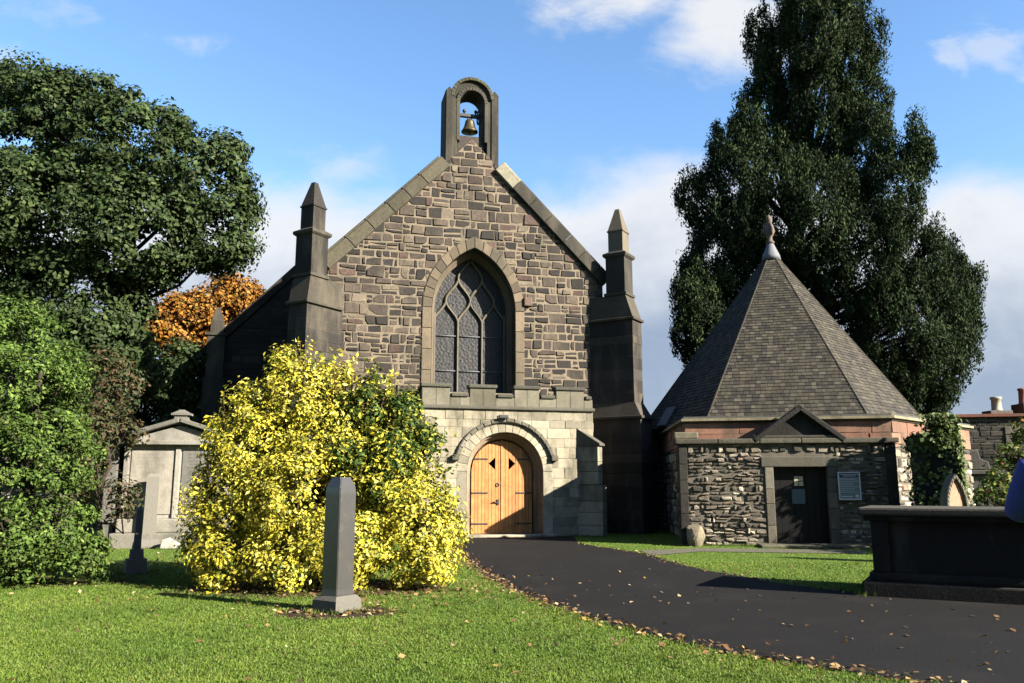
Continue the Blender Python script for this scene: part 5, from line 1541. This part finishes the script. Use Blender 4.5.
for _ in range(260): Pl.append((-2.15 + rs.normal() * .45, 10.4 + rs.normal() * .3, .02))
for _ in range(420): Pl.append((-2.4 + rs.normal() * 1.3, 12.0 + rs.normal() * .45, .03))
for _ in range(140): Pl.append((-1.0 + rs.normal() * .6, 12.8 + rs.normal() * .6, .035))
for _ in range(500): Pl.append((-7.0 + rs.normal() * 1.6, 16.5 + rs.normal() * 1.2, .03))
Pl = np.array(Pl); Nl = rs.normal(size=Pl.shape) * .35 + np.array([0, 0, 1.])
V, F, C = leaf_mesh(Pl, Nl, .06, .7, pick(LV, len(Pl), rs, .25), rs)
make_mesh('fallen_leaves', V, F, C, MDRY, base=Vector((0, 0, 0)), kind='stuff', label='dry brown fallen leaves')

# ================================================================== PERSON
def skin_obj(name, verts, edges, rads, mat, parent, root_i=0, lv=2, loc=(0, 0, 0)):
    me = bpy.data.meshes.new(name); me.from_pydata([Vector(v) for v in verts], edges, []); me.materials.append(mat)
    o = bpy.data.objects.new(name, me); COL.objects.link(o); o.parent = parent
    sm = o.modifiers.new('skin', 'SKIN'); sm.use_smooth_shade = True
    for i, r in enumerate(rads):
        sv = me.skin_vertices[0].data[i]; sv.radius = (r, r) if isinstance(r, (int, float)) else r; sv.use_root = (i == root_i)
    sb = o.modifiers.new('sub', 'SUBSURF'); sb.levels = lv; sb.render_levels = lv
    return o


def person():
    base = Vector((3.06, 4.5, 0))
    r = thing('person', base, 'person in a blue jacket and jeans standing at the right edge, taking a photo', 'person')
    r.rotation_euler = (0, 0, math.radians(-20)); r.scale = (1.065, 1.065, 1.065)
    skin = mat_plain('skin', (.55, .36, .27), .55, namp=.05); jac = mat_plain('blue_jacket_cloth', (.028, .045, .34), .85, nscale=9, namp=.3, bump=.9); jean = mat_plain('jeans_cloth', (.05, .06, .20), .8, nscale=90, bump=.2)
    hair = mat_plain('brown_hair', (.06, .04, .025), .6, nscale=80, namp=.4, bump=.4); shoe = mat_plain('black_shoe', (.02, .02, .02), .5)
    # body: one continuous figure (facing +Y)
    V = [(0, 0, .98), (0, 0, 1.15), (0, .0, 1.36), (0, -.01, 1.50), (0, .01, 1.58), (0, .03, 1.66), (0, .04, 1.74), (0, .035, 1.80)]
    Rr = [(.165, .12), (.15, .11), (.175, .12), (.12, .09), (.055, .055), (.07, .08), (.082, .098), (.065, .08)]
    E = [(0, 1), (1, 2), (2, 3), (3, 4), (4, 5), (5, 6), (6, 7)]
    def chain(start, pts, rr):
        p = start
        for q_, r_ in zip(pts, rr): V.append(q_); Rr.append(r_); E.append((p, len(V) - 1)); p = len(V) - 1
        return p
    for s in (-1, 1):
        chain(0, [(s * .10, 0, .88), (s * .115, .01, .50), (s * .12, -.01, .10), (s * .125, .13, .04)], [.10, .065, .045, .035])
        chain(3, [(s * .19, 0, 1.48), (s * .25, .10, 1.24), (s * .08, .33, 1.50)], [.065, .048, .03])
    skin_obj('body', V, E, Rr, skin, r)
    # jacket, jeans
    V = [(0, 0, .93), (0, 0, 1.15), (0, .0, 1.36), (0, -.01, 1.505)]; Rr = [(.19, .145), (.175, .135), (.20, .145), (.12, .10)]; E = [(0, 1), (1, 2), (2, 3)]
    for s in (-1, 1): chain(3, [(s * .195, 0, 1.485), (s * .265, .10, 1.25), (s * .13, .26, 1.42)], [.095, .075, .055])
    skin_obj('jacket', V, E, Rr, jac, r)
    V = [(0, 0, .99)]; Rr = [(.16, .125)]; E = []
    for s in (-1, 1): chain(0, [(s * .10, 0, .86), (s * .118, .01, .50), (s * .122, -.01, .09)], [.112, .085, .068])
    skin_obj('jeans', V, E, Rr, jean, r)
    for s in (-1, 1):
        skin_obj('shoe', [(s * .122, -.05, .05), (s * .125, .06, .05), (s * .13, .17, .035)], [(0, 1), (1, 2)], [.05, .048, .036], shoe, r)
        # hand: palm plus five curled fingers round the camera
        V = [(s * .085, .33, 1.50), (s * .07, .36, 1.545), (s * .06, .385, 1.58)]; Rr = [.024, .030, .028]; E = [(0, 1), (1, 2)]
        for i, ln in enumerate((.9, 1.0, .95, .75)):
            o_ = Vector((s * (.075 - .0), .385 + .0, 1.60 - i * .021)); pr = len(V) - 1
            chain(2 if i < 2 else 1, [o_, o_ + Vector((-s * .012, .035 * ln, .004)), o_ + Vector((-s * .04, .045 * ln, .004)), o_ + Vector((-s * .058, .038 * ln, .002))], [.0105, .0095, .009, .0075])
        chain(1, [(s * .06, .35, 1.575), (s * .04, .345, 1.60), (s * .025, .35, 1.615)], [.012, .011, .009])
        skin_obj('hand', V, E, Rr, skin, r, 1, 2)
    # head details
    m = MB(); m.v = []; bm = bmesh.new(); bmesh.ops.create_icosphere(bm, subdivisions=3, radius=1)
    for v in bm.verts:
        z = v.co.z; v.co = Vector((v.co.x * .098, v.co.y * .118 + .015 - (.012 if z < 0 else 0), v.co.z * .115 + 1.765))
    kill = [v for v in bm.verts if (v.co.y > .055 and v.co.z < 1.80) or v.co.z < 1.69]
    bmesh.ops.delete(bm, geom=kill, context='VERTS')
    def raw(name, mb_, mat):
        me = bpy.data.meshes.new(name); me.from_pydata(mb_.v, [], mb_.f); me.materials.append(mat); me.polygons.foreach_set('use_smooth', [True] * len(me.polygons)); o = bpy.data.objects.new(name, me); COL.objects.link(o); o.parent = r; return o
    m.bm(bm, (.1, .1, .1), 0, True); raw('hair', m, hair)
    white = mat_plain('eye_white', (.7, .7, .68), .3)
    for s in (-1, 1):
        m = MB(); m.lathe((s * .032, .118, 1.735), [(.001, -.01), (.009, -.006), (.011, 0), (.009, .006), (.001, .01)], 8); raw('eye', m, white)
        m = MB(); m.lathe((s * .088, .03, 1.70), [(.004, 0), (.013, .015), (.017, .04), (.012, .06), (.003, .066)], 8); raw('ear', m, skin)
    m = MB(); m.tube([(0, .118, 1.74), (0, .138, 1.715), (0, .142, 1.70), (0, .125, 1.692)], [.009, .012, .014, .008], 8); raw('nose', m, skin)
    m = MB(); m.tube([(-.024, .113, 1.668), (0, .122, 1.666), (.024, .113, 1.668)], [.004, .007, .004], 6); raw('mouth', m, mat_plain('lip', (.42, .18, .15), .5))
    cm = thing('hand_camera', base + Vector((.136, .376, 1.62)), 'small black camera held up in both hands of the person at right', 'camera')
    cm.rotation_euler = (0, 0, 0)
    ori = base + Vector((.136, .376, .06))
    m = MB(); m.box(ori + Vector((-.055, -.015, 1.565)), (1, 0, 0), (0, 1, 0), UP, .11, .03, .065, (.02, .02, .02), 0, .006); m.build('camera_body', MIRON, cm)
    m = MB(); m.tube([ori + Vector((0, .016, 1.597)), ori + Vector((0, .045, 1.597))], .024, 14); m.build('lens', MIRON, cm)


person()
print('verts', sum(len(m.vertices) for m in bpy.data.meshes))
